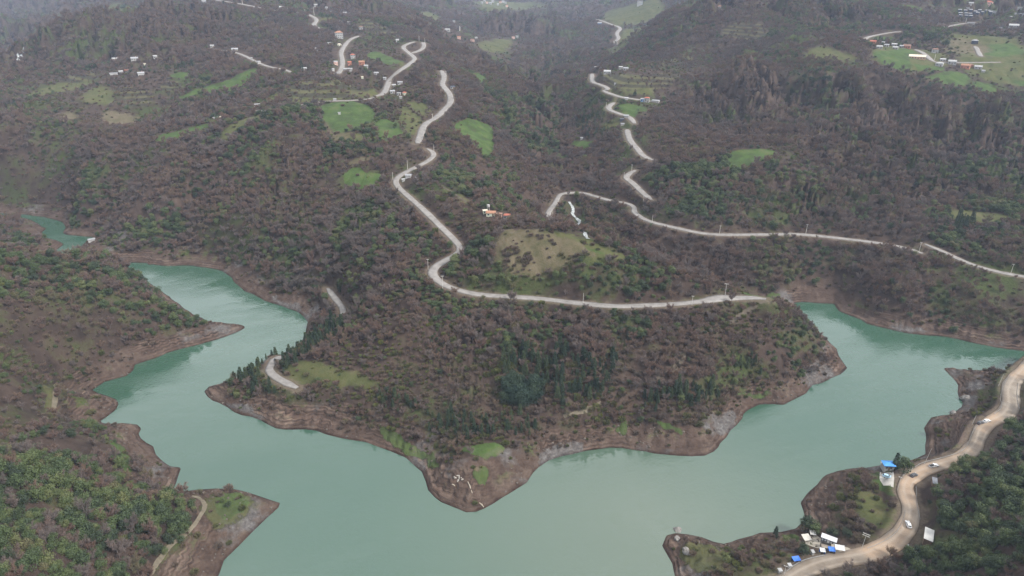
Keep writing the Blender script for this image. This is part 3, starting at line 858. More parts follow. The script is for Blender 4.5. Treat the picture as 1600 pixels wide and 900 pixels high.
# ------------------------------------------------------------------ plants
EVERGREEN = [  # dense dark green thickets
    [(-30, 735), (100, 728), (200, 752), (300, 785), (305, 810), (285, 845), (240, 890), (235, 930), (-30, 930)],
    [(60, 672), (140, 655), (205, 722), (195, 745), (120, 735), (55, 705)], [(-30, 590), (60, 598), (85, 640), (40, 665), (-30, 665)],
    [(1470, 738), (1520, 700), (1560, 662), (1660, 640), (1660, 940), (1270, 925), (1300, 890), (1360, 880), (1420, 862), (1440, 800), (1445, 760)],
    [(696, 402), (720, 392), (765, 372), (780, 422), (790, 447), (700, 440)], [(960, 425), (1000, 402), (1090, 450), (1095, 466), (980, 468), (930, 450)],
    [(780, 440), (900, 440), (980, 465), (800, 460)],
    [(190, 330), (270, 318), (290, 372), (200, 384)], [(1000, 272), (1150, 265), (1150, 300), (1010, 305)], [(160, 398), (270, 420), (300, 445), (280, 450), (170, 410)],
    [(1165, 560), (1240, 540), (1290, 500), (1305, 545), (1260, 580)], [(370, 250), (430, 240), (440, 290), (380, 300)], [(640, 270), (720, 250), (760, 300), (850, 350), (800, 345), (700, 290)],
    [(1180, 280), (1260, 250), (1300, 290), (1200, 320)], [(1240, 105), (1330, 130), (1320, 180), (1240, 160)], [(1500, 240), (1600, 220), (1600, 270), (1520, 280)],
    [(730, 130), (860, 160), (880, 230), (820, 250), (780, 190)], [(700, 260), (780, 250), (820, 300), (760, 310)], [(1040, 300), (1180, 310), (1250, 360), (1050, 350)],
]
CONIFER = [
    [(655, 640), (740, 650), (840, 655), (840, 680), (740, 690), (670, 675)], [(780, 545), (875, 540), (900, 560), (880, 600), (790, 590)], [(880, 560), (965, 550), (960, 600), (920, 640), (860, 640)],
    [(375, 590), (440, 553), (470, 535), (540, 488), (540, 515), (500, 545), (450, 580), (400, 590)], [(1000, 620), (1060, 605), (1130, 600), (1120, 640), (1020, 650)],
    [(515, 440), (535, 455), (550, 480), (540, 490), (520, 470)], [(590, 610), (650, 622), (650, 650), (590, 640)], [(360, 590), (440, 610), (430, 620), (370, 605)], [(1140, 560), (1200, 560), (1190, 585), (1140, 580)],
    [(260, 110), (300, 100), (300, 108), (260, 114)], [(900, 175), (960, 205), (940, 222), (900, 215)], [(1490, 345), (1520, 340), (1520, 355), (1490, 360)],
]
DARKPINE = [[(786, 604), (838, 600), (850, 627), (802, 637), (786, 625)]]
SPARSE = [  # brush with few trees
    [(420, 168), (470, 125), (520, 100), (525, 60), (560, 30), (610, 45), (665, 70), (660, 100), (640, 130), (680, 140), (665, 190), (650, 235), (620, 250), (600, 240), (600, 165), (560, 150)],
    [(20, 118), (160, 108), (300, 105), (300, 135), (235, 165), (225, 195), (80, 200), (20, 160)], [(1345, 66), (1400, 60), (1480, 62), (1610, 30), (1610, 145), (1560, 150), (1430, 120), (1355, 95)],
    [(930, 112), (1000, 95), (1070, 95), (1070, 125), (1040, 165), (1000, 195), (950, 200), (950, 165)], [(690, 40), (820, 55), (820, 85), (700, 75)], [(1440, 0), (1610, 0), (1610, 30), (1480, 35)],
    [(-30, 520), (110, 540), (190, 600), (140, 650), (90, 600), (-30, 590)], [(560, 540), (800, 640), (680, 640), (560, 610)], [(600, 560), (1000, 570), (960, 660), (680, 660)],
    [(1270, 750), (1340, 735), (1420, 780), (1420, 850), (1350, 860), (1290, 830)], [(1450, 640), (1590, 550), (1580, 640), (1530, 690), (1450, 720)],
    [(460, 600), (640, 620), (660, 690), (500, 640)], [(700, 640), (840, 640), (840, 720), (700, 710)], [(840, 640), (1160, 640), (1160, 690), (860, 700)],
    [(1040, 840), (1230, 850), (1230, 930), (1060, 930)], [(1150, 470), (1210, 470), (1190, 520), (1080, 545)], [(790, 400), (900, 400), (940, 420), (830, 430)],
    [(90, 640), (160, 660), (160, 690), (100, 670)], [(330, 530), (200, 590), (150, 610), (120, 580), (230, 540)], [(240, 400), (330, 390), (430, 440), (420, 460), (300, 410)],
    [(1100, 440), (1240, 450), (1240, 475), (1130, 470)], [(1200, 830), (1320, 830), (1340, 870), (1230, 900)], [(690, 290), (760, 320), (780, 365), (700, 380), (640, 300)],
]
M_EVER = mask_of(EVERGREEN, 4.0); M_CON = mask_of(CONIFER, 1.5); M_PINE = mask_of(DARKPINE, 1.5); M_SPARSE = mask_of(SPARSE, 5.0)
# things that stand on cleared ground: (photo u, v, radius m); filled by the buildings below
CLEAR = []


def leafcol(t, ramp_stops, reg_scale=.01, gain=.35, s=.70):
    """colour that differs from plant to plant and drifts over the hillside"""
    oi = t.n('ShaderNodeObjectInfo')
    reg = t.noise(oi.outputs['Location'], reg_scale, 3)
    geo = t.noise(t.pos(), .35, 3)
    f = t.math('ADD', t.math('MULTIPLY', t.math('SUBTRACT', oi.outputs['Random'], .5), .75), t.math('ADD', t.math('MULTIPLY', t.math('SUBTRACT', reg, .5), 2.2), .5))
    f = t.math('ADD', f, t.math('MULTIPLY', t.math('SUBTRACT', geo, .5), gain))
    return t.ramp(f, ramp_stops, s)


def m_twigs(t, b, out):
    c = leafcol(t, [(.0, (.135, .115, .105)), (.25, (.175, .143, .132)), (.45, (.172, .128, .112)), (.65, (.165, .106, .086)), (.85, (.20, .142, .105)), (1.0, (.145, .135, .08))])
    t.put(b.inputs['Base Color'], c); b.inputs['Specular IOR Level'].default_value = .1


def m_bark(t, b, out):
    t.put(b.inputs['Base Color'], t.ramp(t.noise(t.pos(), 1.5, 4), [(.3, (.11, .09, .08)), (.7, (.21, .185, .17))]))


def m_leaves(t, b, out):
    c = leafcol(t, [(.0, (.034, .050, .028)), (.25, (.048, .070, .033)), (.5, (.068, .098, .038)), (.75, (.098, .126, .046)), (.92, (.135, .15, .058)), (1.0, (.125, .115, .055))], .016, .5)
    t.put(b.inputs['Base Color'], c); b.inputs['Roughness'].default_value = .6; b.inputs['Specular IOR Level'].default_value = .25


def m_needles(t, b, out):
    c = leafcol(t, [(.1, (.026, .046, .030)), (.5, (.042, .066, .036)), (.9, (.066, .088, .042))], .02, .4)
    t.put(b.inputs['Base Color'], c); b.inputs['Roughness'].default_value = .7


def m_pine(t, b, out):
    c = leafcol(t, [(.1, (.017, .036, .028)), (.5, (.026, .048, .034)), (.9, (.040, .062, .038))], .02, .4)
    t.put(b.inputs['Base Color'], c); b.inputs['Roughness'].default_value = .7


def m_brush(t, b, out):
    c = leafcol(t, [(.0, (.10, .082, .066)), (.3, (.14, .105, .08)), (.5, (.155, .11, .085)), (.68, (.125, .115, .055)), (.85, (.075, .09, .032)), (1.0, (.14, .15, .045))], .018, .5)
    t.put(b.inputs['Base Color'], c)


def tube(pts, rad, sides=5):
    """tapered tube as vertex and quad arrays"""
    pts = np.asarray(pts, float); V = []; F = []
    for i, p in enumerate(pts):
        d = pts[min(i + 1, len(pts) - 1)] - pts[max(i - 1, 0)]; d /= np.linalg.norm(d) + 1e-9
        a = np.cross(d, (0.3, .9, .1)); a /= np.linalg.norm(a) + 1e-9; b = np.cross(d, a)
        for k_ in range(sides):
            th = 2 * math.pi * k_ / sides
            V.append(p + (a * math.cos(th) + b * math.sin(th)) * rad[i])
    for i in range(len(pts) - 1):
        for k_ in range(sides):
            q = (k_ + 1) % sides
            F.append([i * sides + k_, i * sides + q, (i + 1) * sides + q, (i + 1) * sides + k_])
    return np.array(V), np.array(F)


def merge(parts):
    V = []; F = []; n = 0
    for v, f in parts:
        V.append(v); F.append(f + n); n += len(v)
    return np.vstack(V), np.vstack(F)


def rnd_dir(rg, n):
    d = rg.normal(size=(n, 3)); return d / np.linalg.norm(d, axis=1)[:, None]


def slivers(P, D, L, W, rg):
    """thin pointed quads from P along D"""
    n = len(P); s = np.cross(D, rnd_dir(rg, n)); s /= np.linalg.norm(s, axis=1)[:, None] + 1e-9
    V = np.stack([P - s * W[:, None] * .5, P + s * W[:, None] * .5, P + D * L[:, None] + s * W[:, None] * .18, P + D * L[:, None] - s * W[:, None] * .18], 1).reshape(-1, 3)
    return V, np.arange(n * 4).reshape(n, 4)


def cards(P, N, S, rg):
    """leaf clumps: small squarish faces"""
    n = len(P); a = np.cross(N, rnd_dir(rg, n)); a /= np.linalg.norm(a, axis=1)[:, None] + 1e-9; b = np.cross(N, a)
    a = a * (S * rg.uniform(.7, 1.2, n))[:, None]; b = b * (S * rg.uniform(.5, 1.0, n))[:, None]
    V = np.stack([P - a * .5, P - b * .5, P + a * .6, P + b * .5], 1).reshape(-1, 3)
    return V, np.arange(n * 4).reshape(n, 4)


def lobes(rg, h, w, n):
    L = []
    for i in range(n):
        a = rg.uniform(0, 6.28); r = w * .5 * math.sqrt(rg.uniform(0, .45)); z = h * rg.uniform(.42, .8)
        L.append((np.array([r * math.cos(a), r * math.sin(a), z]), w * rg.uniform(.2, .33), h * rg.uniform(.14, .24)))
    return L


def proto_bare(seed, h=8.0, w=6.0, n=1250):
    rg = np.random.RandomState(seed); wood = []; P = []; D = []
    lean = rg.uniform(-.4, .4, 2)
    tr = [(0, 0, -.6), (lean[0] * .3, lean[1] * .3, h * .2), (lean[0], lean[1], h * .45), (lean[0] * 1.3, lean[1] * 1.3, h * .72)]
    wood.append(tube(tr, [.19, .15, .11, .05], 5))
    tips = []
    for i in range(9):
        a = i * 2.4 + rg.uniform(-.4, .4); z0 = h * rg.uniform(.2, .55); rr = w * rg.uniform(.28, .48); z1 = min(h * .96, z0 + h * rg.uniform(.22, .45))
        b0 = np.array([lean[0] * z0 / h * 1.4, lean[1] * z0 / h * 1.4, z0]); b2 = np.array([rr * math.cos(a), rr * math.sin(a), z1]); b1 = (b0 + b2) / 2 + np.array([0, 0, -.25])
        wood.append(tube([b0, b1, b2], [.085, .06, .03], 4)); tips += [(b1, b2 - b0), (b2, b2 - b0), ((b1 + b2) / 2, b2 - b0)]
    tips.append((np.array([lean[0] * 1.3, lean[1] * 1.3, h * .75]), np.array([0, 0, 1.0])))
    per = n // len(tips)
    for p, d in tips:
        d = d / np.linalg.norm(d)
        q = rnd_dir(rg, per) * .75 + d * .55 + np.array([0, 0, .35]); q /= np.linalg.norm(q, axis=1)[:, None]
        P.append(p + rnd_dir(rg, per) * rg.uniform(0, w * .13, per)[:, None]); D.append(q)
    P = np.vstack(P); D = np.vstack(D); m = len(P)
    P[:, 2] = np.clip(P[:, 2], h * .16, h)
    return merge(wood), slivers(P, D, rg.uniform(.6, 1.5, m), rg.uniform(.05, .13, m), rg)


def proto_leafy(seed, h=6.5, w=6.0, n=1500, size=.42, nl=11):
    rg = np.random.RandomState(seed); wood = [tube([(0, 0, -.5), (.1, .05, h * .3), (0, .15, h * .62)], [.2, .15, .06], 5)]
    L = lobes(rg, h, w, nl); L.append((np.array([0, 0, h * .6]), w * .34, h * .34)); P = []; N = []
    for c, rx, rz in L:
        wood.append(tube([(0, 0, h * .25), tuple(c * .6 + np.array([0, 0, h * .1])), tuple(c)], [.09, .06, .03], 4))
        m = n // len(L); d = rnd_dir(rg, m); s = rg.uniform(.62, 1.08, m)[:, None]
        P.append(c + d * s * np.array([rx, rx, rz])); N.append(d + rnd_dir(rg, m) * .7)
    # skirt down to the ground so that thickets close
    m = n // 6; a = rg.uniform(0, 6.28, m); r = w * .42 * np.sqrt(rg.uniform(.2, 1, m)); z = h * rg.uniform(.08, .42, m)
    P.append(np.stack([r * np.cos(a), r * np.sin(a), z], 1)); N.append(rnd_dir(rg, m))
    P = np.vstack(P); N = np.vstack(N); N /= np.linalg.norm(N, axis=1)[:, None] + 1e-9
    return merge(wood), cards(P, N, rg.uniform(size * .6, size * 1.3, len(P)), rg)


def proto_conifer(seed, h=9.5, w=3.8, n=900):
    rg = np.random.RandomState(seed); wood = [tube([(0, 0, -.5), (0, .05, h * .5), (.05, 0, h * .97)], [.18, .1, .02], 5)]
    z = h * (.1 + .9 * rg.uniform(0, 1, n) ** 1.25); rad = w * .5 * (1 - (z / h)) ** .8 * (.75 + .25 * np.sin(z * 5.2)) + .08
    a = rg.uniform(0, 6.28, n); rr = rad * rg.uniform(.25, 1.0, n) ** .6
    P = np.stack([rr * np.cos(a), rr * np.sin(a), z - rr * .28], 1)
    D = np.stack([np.cos(a), np.sin(a), rg.uniform(-.45, .25, n)], 1) + rnd_dir(rg, n) * .3; D /= np.linalg.norm(D, axis=1)[:, None]
    return merge(wood), slivers(P, D, rg.uniform(.4, .9, n), rg.uniform(.16, .34, n), rg)


def proto_brush(seed, h=2.0, w=3.2, n=420):
    rg = np.random.RandomState(seed); a = rg.uniform(0, 6.28, n); r = w * .5 * np.sqrt(rg.uniform(0, 1, n)) * .8
    P = np.stack([r * np.cos(a), r * np.sin(a), h * rg.uniform(0, .62, n) * (1 - (r / w) ** 2)], 1)
    D = np.stack([np.cos(a) * .5, np.sin(a) * .5, rg.uniform(.4, 1.0, n)], 1) + rnd_dir(rg, n) * .55; D /= np.linalg.norm(D, axis=1)[:, None]
    stems = merge([tube([(0, 0, -.3), (math.cos(k_) * w * .12, math.sin(k_) * w * .12, h * .35), (math.cos(k_) * w * .3, math.sin(k_) * w * .3, h * .75)], [.05, .04, .015], 4) for k_ in (0.3, 1.6, 2.7, 4.0, 5.2)])
    return stems, slivers(P, D, rg.uniform(.35, .85, n), rg.uniform(.07, .2, n), rg)


def make_kinds():
    tw, bk, lf, nd, br = mat('twigs', m_twigs), mat('bark', m_bark), mat('leaves', m_leaves), mat('needles', m_needles), mat('brush', m_brush)
    K = {'bare': [proto_bare(11), proto_bare(12, 9.0, 5.4), proto_bare(13, 7.2, 6.6), proto_bare(14, 8.4, 7.0, 1500), proto_bare(15, 6.4, 4.6, 900)],
         'leafy': [proto_leafy(21), proto_leafy(22, 5.4, 5.6, 1300), proto_leafy(23, 7.4, 6.2, 1700, .45, 13), proto_leafy(24, 4.2, 4.8, 1000, .38, 8)],
         'conifer': [proto_conifer(31), proto_conifer(32, 8.2, 4.2), proto_conifer(33, 10.5, 3.6)],
         'pine': [proto_leafy(51, 8.2, 6.6, 1900, .42, 12), proto_leafy(52, 9.0, 6.0, 1900, .42, 13)],
         'brush': [proto_brush(41), proto_brush(42, 1.6, 3.6), proto_brush(43, 2.7, 2.8)]}
    crown_mat = dict(pine=mat('pine_needles', m_pine), bare=tw, leafy=lf, conifer=nd, brush=br)
    out = {}
    for kd, L in K.items():
        out[kd] = []
        for i, (wd, cr) in enumerate(L):
            trunk = mesh_np('trunk', wd[0], wd[1], [bk], True); crown = mesh_np('crown', cr[0], cr[1], [crown_mat[kd]])
            V, F = merge([wd, cr]); both = mesh_np('plant', V, F, [bk, crown_mat[kd]], mi=[0] * len(wd[1]) + [1] * len(cr[1]))
            out[kd].append((trunk, crown, both))
    return out


def jitter_grid(rg, r0, r1, sp, hw, over=1.6):
    """points over a ring sector, thinned to about one per sp x sp"""
    n = int((r1 * r1 - r0 * r0) * R(hw) / (sp * sp) * over)
    a = rg.uniform(R(-hw), R(hw), n); r = np.sqrt(rg.uniform(r0 * r0, r1 * r1, n))
    x, y = np.sin(a) * r, np.cos(a) * r
    key = (np.floor(x / sp).astype(np.int64) << 32) + np.floor(y / sp).astype(np.int64)
    _, ix = np.unique(key, return_index=True)
    return np.stack([x[ix], y[ix]], 1)


OLIVE = [[(-30, 385), (100, 395), (270, 415), (350, 490), (330, 515), (200, 500), (100, 530), (-30, 520)], [(-30, 600), (150, 690), (220, 760), (-30, 760)]]
M_OLIVE = mask_of(OLIVE, 5.0)


def scatter_points():
    """plants over all the land in sight: position, kind, size.  Three layers: trees, planted conifers, brush"""
    rg = np.random.RandomState(5); lay = []
    for L, rings in ((0, ((125, 420, 2.7, 48.5), (420, 820, 3.3, 42), (820, 1500, 4.3, 39), (1500, 2400, 6.6, 38), (2400, 3800, 12, 38), (3800, 5600, 22, 38))),
                     (1, ((200, 700, 2.7, 44), (700, 1300, 5, 38))), (2, ((125, 480, 2.0, 48.5), (480, 900, 3.6, 41), (900, 1500, 6.0, 39)))):
        for r in rings:
            q = jitter_grid(rg, *r); lay.append(np.column_stack([q, np.full(len(q), L)]))
    P = np.vstack(lay); x, y, layer = P.T
    z = sample(Z, x, y); sd = sample(SD, x, y); rd = sample(RD, x, y)
    mea, dry, past, terr = (sample(m_, x, y) for m_ in (M_MEADOW, M_DRY, M_PAST, M_TERR))
    ev, con, pine, spz = (sample(m_, x, y) for m_ in (M_EVER, M_CON, M_PINE, M_SPARSE))
    rel = sample(RELIEF, x, y)
    N = len(x); u, v2, s3 = rg.uniform(size=(3, N))
    d = np.hypot(x, y)
    n1 = fbm(x / 70, y / 70, 4); n2 = fbm(x / 24 + 30, y / 24, 3); n3 = fbm(x / 130 + 80, y / 130 + 20, 4)
    ok = (rd > 3.2 + 7 * sstep(700, 1300, d)) & (sd > 3)
    bankn = z - (fbm(x / 20 + 7, y / 20, 3) - .5) * 9
    onbank = (bankn < 5.8) & (sd < 40)
    bare = sample(M_BARE, x, y) > .5; hedge = np.maximum(mea, past); hedge = (hedge > .08) & (hedge < .42)
    for cu, cv, cr in CLEAR:
        p = cast(cu, cv, Z); ok &= np.hypot(x - p[0], y - p[1]) > cr
    edge = (fbm(x / 9, y / 9, 2) - .5) * .5
    grass = np.maximum.reduce([mea, dry + edge, past + edge]) > .5
    sparse = (spz + edge > .5) & (sample(M_OLIVE, x, y) < .4)
    # trees
    pe = np.clip((n3 - .5) * 3.2 + (n1 - .5) * 3.4 + (n2 - .5) * 3.2 - rel * 1.6 - .12, 0.012, .88)
    olive = sample(M_OLIVE, x, y) > .4
    pe = np.where(olive, np.clip(.62 + (n2 - .5) * 3.5 + (n1 - .5) * 2, .12, .92), pe)
    pe = np.where(ev > .3, np.clip(.84 + (n2 - .5) * 3, .25, .97), pe)
    kind = np.where(v2 < pe, 1, 0)
    kind = np.where(u < 1 - (n2 < .33) * .55 - (n1 < .34) * .3, kind, -1)
    kind = np.where(sparse & (ev < .3), np.where(s3 < .22, 0, np.where(s3 < .29, 1, -1)), kind)
    kind = np.where((con > .5), np.where(s3 < .25, kind, -1), kind)
    kind = np.where(pine > .5, 4, kind)
    kind = np.where(onbank | bare, -1, kind)
    kind = np.where(grass, np.where(s3 < .006, 1, -1), kind)
    kind = np.where(terr > .4, np.where(s3 < .16, 0, -1), kind)
    kind = np.where((rd < 5.5) & (s3 < .7), -1, kind)
    # planted conifers
    kc = np.where((con > .45) & (n2 > .30) & (u < .9) & (pine < .3) & ~onbank & ~bare, 2, -1)
    # brush
    pb = np.where(sparse, .95 - .3 * (n2 < .40), .22 + .3 * (n1 < .42))
    pb = np.where(rd < 8, .5, pb)
    pb = np.where(onbank, np.where(bankn > 2.2, .2, 0.02), pb)
    pb = np.where(mea > .5, .012, np.where(dry + edge > .5, .06 + .5 * (n2 > .60), np.where(past + edge > .5, .14, pb)))
    pb = np.where((ev > .3) | (pine > .3), .04, pb)
    pb = np.where(bare, .09, np.where(hedge & (d > 350), .5, pb))
    kb = np.where(u < pb, 3, -1)
    kind = np.where(layer == 0, kind, np.where(layer == 1, kc, kb))
    kind = np.where(ok, kind, -1)
    size = (.55 + .85 * rg.uniform(size=N) ** 1.6 + .15 * (rg.uniform(size=N) > .9)) * (.92 + .7 * (n1 - .5)) * (1 + .38 * sstep(600, 3000, d))
    size = np.where(kind == 0, size * np.where(sparse, .60, np.where(d < 420, .72, .78)), size)
    size = np.where(kind == 1, size * np.where((d < 420) | olive, np.where(olive, .84, np.where(ev > .3, .70, .56)), np.where(ev > .3, .84, .68)), size)
    size = np.where(kind == 2, size * .72, size)
    size = np.where(kind == 4, rg.uniform(1.0, 1.35, N), size)
    size = np.where(kind == 3, size * rg.uniform(.65, 1.3, N), size)
    m_ = kind >= 0
    return np.stack([x, y, z - .05], 1)[m_], kind[m_], size[m_]


def gn_instances(name, coll, pts, idx, rot, scl):
    me = bpy.data.meshes.new(name); me.vertices.add(len(pts)); me.vertices.foreach_set('co', np.asarray(pts, np.float32).ravel())
    for nm, ty, A in (('pick', 'INT', idx), ('rot', 'FLOAT', rot), ('scl', 'FLOAT', scl)):
        a = me.attributes.new(nm, ty, 'POINT'); a.data.foreach_set('value', np.asarray(A, np.int32 if ty == 'INT' else np.float32))
    o = link(bpy.data.objects.new(name, me)); tag(o, kind='stuff')
    ng = bpy.data.node_groups.new(name + '_scatter', 'GeometryNodeTree')
    ng.interface.new_socket('Geometry', in_out='INPUT', socket_type='NodeSocketGeometry'); ng.interface.new_socket('Geometry', in_out='OUTPUT', socket_type='NodeSocketGeometry')
    N = ng.nodes.new; Lk = ng.links.new
    gi, go = N('NodeGroupInput'), N('NodeGroupOutput')
    ci = N('GeometryNodeCollectionInfo'); ci.inputs['Collection'].default_value = coll; ci.inputs['Separate Children'].default_value = True; ci.inputs['Reset Children'].default_value = True
    ip = N('GeometryNodeInstanceOnPoints'); ip.inputs['Pick Instance'].default_value = True

    def na(nm, ty):
        x = N('GeometryNodeInputNamedAttribute'); x.data_type = ty; x.inputs['Name'].default_value = nm; return x.outputs['Attribute']
    cb = N('ShaderNodeCombineXYZ'); Lk(na('rot', 'FLOAT'), cb.inputs[2])
    sb = N('ShaderNodeCombineXYZ')
    s = na('scl', 'FLOAT')
    for i in range(3): Lk(s, sb.inputs[i])
    Lk(gi.outputs[0], ip.inputs['Points']); Lk(ci.outputs[0], ip.inputs['Instance']); Lk(na('pick', 'INT'), ip.inputs['Instance Index'])
    e2r = N('FunctionNodeEulerToRotation'); Lk(cb.outputs[0], e2r.inputs[0]); Lk(e2r.outputs[0], ip.inputs['Rotation']); Lk(sb.outputs[0], ip.inputs['Scale'])
    Lk(ip.outputs[0], go.inputs[0])
    md = o.modifiers.new('scatter', 'NODES'); md.node_group = ng
    return o


KEYS = ['bare', 'leafy', 'conifer', 'brush', 'pine']


def visible(P):
    """which points stand in the picture and are not hidden by ground"""
    x, y, z = P.T; u, v = project(x, y, z + 2.0)
    inside = (u > 5) & (u < 1595) & (v > 5) & (v < 893)
    vis = np.zeros(len(P), bool)
    ii = np.nonzero(inside)[0]
    # ray test against the height field, 24 steps between viewpoint and point
    X, Y, Zp = x[ii], y[ii], z[ii] + 2.5
    ok = np.ones(len(ii), bool)
    for t in np.linspace(.4, .985, 40):
        ok &= sample(Z, X * t, Y * t) < H0 + (Zp - H0) * t
    vis[ii] = ok
    return vis


def zone_of(u, v):
    if v > 560 and u < 330: return 'on the lower left shore'
    if u < 400 and v > 395: return 'on the wooded hill left of the narrow lake arm'
    if u > 1240 and v > 545: return 'on the lower right slope by the dirt road'
    if u > 1010 and v > 820: return 'on the small lower right point'
    if v > 480 and 330 < u < 1340: return 'on the middle spur above the lake'
    if u > 1100: return 'on the far right bank above the lake'
    return 'on the middle ridge beside the concrete road'


TREE_WORDS = dict(bare=('bare_tree', 'grey brown leafless tree', 'bare tree'), leafy=('evergreen_tree', 'dark green bushy evergreen tree', 'evergreen tree'),
                  conifer=('conifer_tree', 'dark narrow conifer', 'conifer'), brush=('shrub', 'low brownish shrub', 'shrub'),
                  pine=('pine_tree', 'large blue green pine in the dark round clump', 'pine tree'))
SINGLE = dict(bare=300, leafy=300, conifer=300, brush=290, pine=300)


def one_tree(kinds, kd, i, p, s, rot, label, group):
    nm, _, cat = TREE_WORDS[kd]
    e = link(bpy.data.objects.new(nm, None)); e.location = p; e.scale = (s, s, s); e.rotation_euler = (0, 0, rot)
    tag(e, label, cat, group)
    tr, cr, _ = kinds[kd][i]
    for n_, me in (('stem' if kd == 'brush' else 'trunk', tr), ('foliage' if kd == 'brush' else 'crown', cr)):
        o = bpy.data.objects.new(n_, me); o.parent = e; COL.objects.link(o)
    return e


SPECIAL_TREES = [  # photo u, v of the foot, kind, prototype, size, label
    (1397, 733, 'conifer', 0, 1.05, 'pointed dark conifer standing right behind the blue roofed house'),
    (1412, 738, 'leafy', 2, 1.12, 'round dark evergreen tree between the blue roofed house and the dirt road'),
    (1258, 829, 'leafy', 2, 1.05, 'broad dark green tree at the water side of the blue and white camp'),
    (1272, 833, 'leafy', 0, .92, 'dark green tree just behind the long white cabin at the lakeside camp'),
    (1299, 838, 'leafy', 1, .9, 'green tree beside the right end of the long white cabin'),
    (1322, 838, 'leafy', 1, .75, 'small dark bush tree alone left of the power pole with double crossarms'),
    (1255, 866, 'leafy', 0, .85, 'green tree inside the camp between the blue tarps'),
    (1211, 838, 'conifer', 1, .7, 'small conifer on the camp shore, foremost toward the water'),
    (1390, 870, 'bare', 4, .9, 'leafless young tree standing at the near edge of the dirt road'),
    (472, 112, 'conifer', 0, 1.6, 'dark conifer beside the small house at the end of the western lane'),
    (1478, 73, 'leafy', 2, 1.5, 'dark round tree on the brown field left of the tall dark house'),
]


def build_plants():
    kinds = make_kinds()
    P, kind, size = scatter_points()
    rg = np.random.RandomState(9)
    rot = rg.uniform(0, 6.28, len(P)); pick = rg.randint(0, 1000, len(P))
    vis = visible(P); d = np.linalg.norm(P - np.array([0, 0, H0]), axis=1)
    stats = {}
    for ki, kd in enumerate(KEYS):
        m = np.nonzero(kind == ki)[0]
        npr = len(kinds[kd])
        show = m[vis[m]]
        show = show[np.argsort(d[show] / size[show])][:SINGLE[kd]]
        for i in show:
            u, v = project(*P[i]); zn = zone_of(u, v)
            nm, look, cat = TREE_WORDS[kd]
            one_tree(kinds, kd, pick[i] % npr, P[i], size[i], rot[i], f'{look} {zn}', f'{cat}s {zn}')
        rest = np.setdiff1d(m, show)
        if not len(rest): continue
        c = bpy.data.collections.new('plant_kinds_' + kd)
        for i, (_, _, both) in enumerate(kinds[kd]):
            c.objects.link(bpy.data.objects.new(f'{kd}_{i}', both))
        gn_instances({'bare': 'leafless_woodland', 'leafy': 'evergreen_woodland', 'conifer': 'conifer_wood', 'brush': 'scrub', 'pine': 'pine_wood'}[kd], c, P[rest], pick[rest] % npr, rot[rest], size[rest])
        stats[kd] = (len(show), len(rest))
    for u, v, kd, i, s, lab in SPECIAL_TREES:
        p = cast(u, v, Z)
        one_tree(kinds, kd, i, p, s, u * .7, lab, None)
    print('PLANTS', stats)
    return kinds
# ------------------------------------------------------------------ built things
class PB:
    """collects boxes, prisms and tubes into one mesh"""
    def __init__(self): self.V = []; self.F = []

    def add(self, V, F):
        n = len(self.V); self.V += [tuple(map(float, v)) for v in V]; self.F += [[int(i) + n for i in f] for f in F]; return self

    def box(self, c, s, rz=0.0):
        x, y, z = [q / 2 for q in s]; ca, sa = math.cos(rz), math.sin(rz); V = []
        for dz in (-z, z):
            for dx, dy in ((-x, -y), (x, -y), (x, y), (-x, y)):
                V.append((c[0] + dx * ca - dy * sa, c[1] + dx * sa + dy * ca, c[2] + dz))
        return self.add(V, [[3, 2, 1, 0], [4, 5, 6, 7], [0, 1, 5, 4], [1, 2, 6, 5], [2, 3, 7, 6], [3, 0, 4, 7]])

    def tube(self, p, r, sides=8):
        V, F = tube(p, r, sides); n = len(p)
        return self.add(V, [list(f) for f in F] + [list(range(sides))[::-1], list(range((n - 1) * sides, n * sides))])

    def extrude(self, prof, y0, y1, taper=None):
        """profile in x-z between y0 and y1; taper(x, z) pulls the sides in"""
        n = len(prof); V = []
        for y in (y0, y1):
            for (x, z) in prof: V.append((x, y * (taper(x, z) if taper else 1), z))
        F = [list(range(n))[::1], list(range(n, 2 * n))[::-1]] + [[i, i + n, (i + 1) % n + n, (i + 1) % n] for i in range(n)]
        return self.add(V, F)

    def build(self, name, m, parent=None, bevel=0.0):
        me = bpy.data.meshes.new(name); me.from_pydata(self.V, [], self.F); me.update()
        me.materials.append(m)
        bm = bmesh.new(); bm.from_mesh(me); bmesh.ops.recalc_face_normals(bm, faces=bm.faces)
        if bevel: bmesh.ops.bevel(bm, geom=bm.edges[:] + bm.verts[:], offset=bevel, segments=1, affect='EDGES', clamp_overlap=True)
        bm.to_mesh(me); bm.free()
        o = bpy.data.objects.new(name, me); COL.objects.link(o)
        if parent is not None: o.parent = parent
        return o


def plain(name, col, rough=.85, spec=.2, var=.25, sc=.8):
    def f(t, b, out):
        n = t.noise(t.pos(), sc, 4, .6)
        t.put(b.inputs['Base Color'], t.ramp(n, [(.3, tuple(q * (1 - var) for q in col)), (.7, tuple(min(.85, q * (1 + var)) for q in col))], 1.0))
        b.inputs['Roughness'].default_value = rough; b.inputs['Specular IOR Level'].default_value = spec
    return mat(name, f)


WALL = dict(white=(.25, .247, .24), cream=(.38, .40, .32), grey=(.30, .29, .28), pink=(.46, .31, .27), brown=(.13, .09, .065), dark=(.045, .05, .065), blue=(.10, .19, .33), brick=(.28, .13, .09), orange=(.34, .23, .15))
ROOFC = dict(red=(.27, .09, .06), brown=(.17, .10, .075), white=(.26, .26, .26), grey=(.27, .27, .275), blue=(.06, .20, .46), orange=(.24, .125, .08), dark=(.06, .065, .08), pale=(.22, .22, .23), beige=(.46, .41, .33))


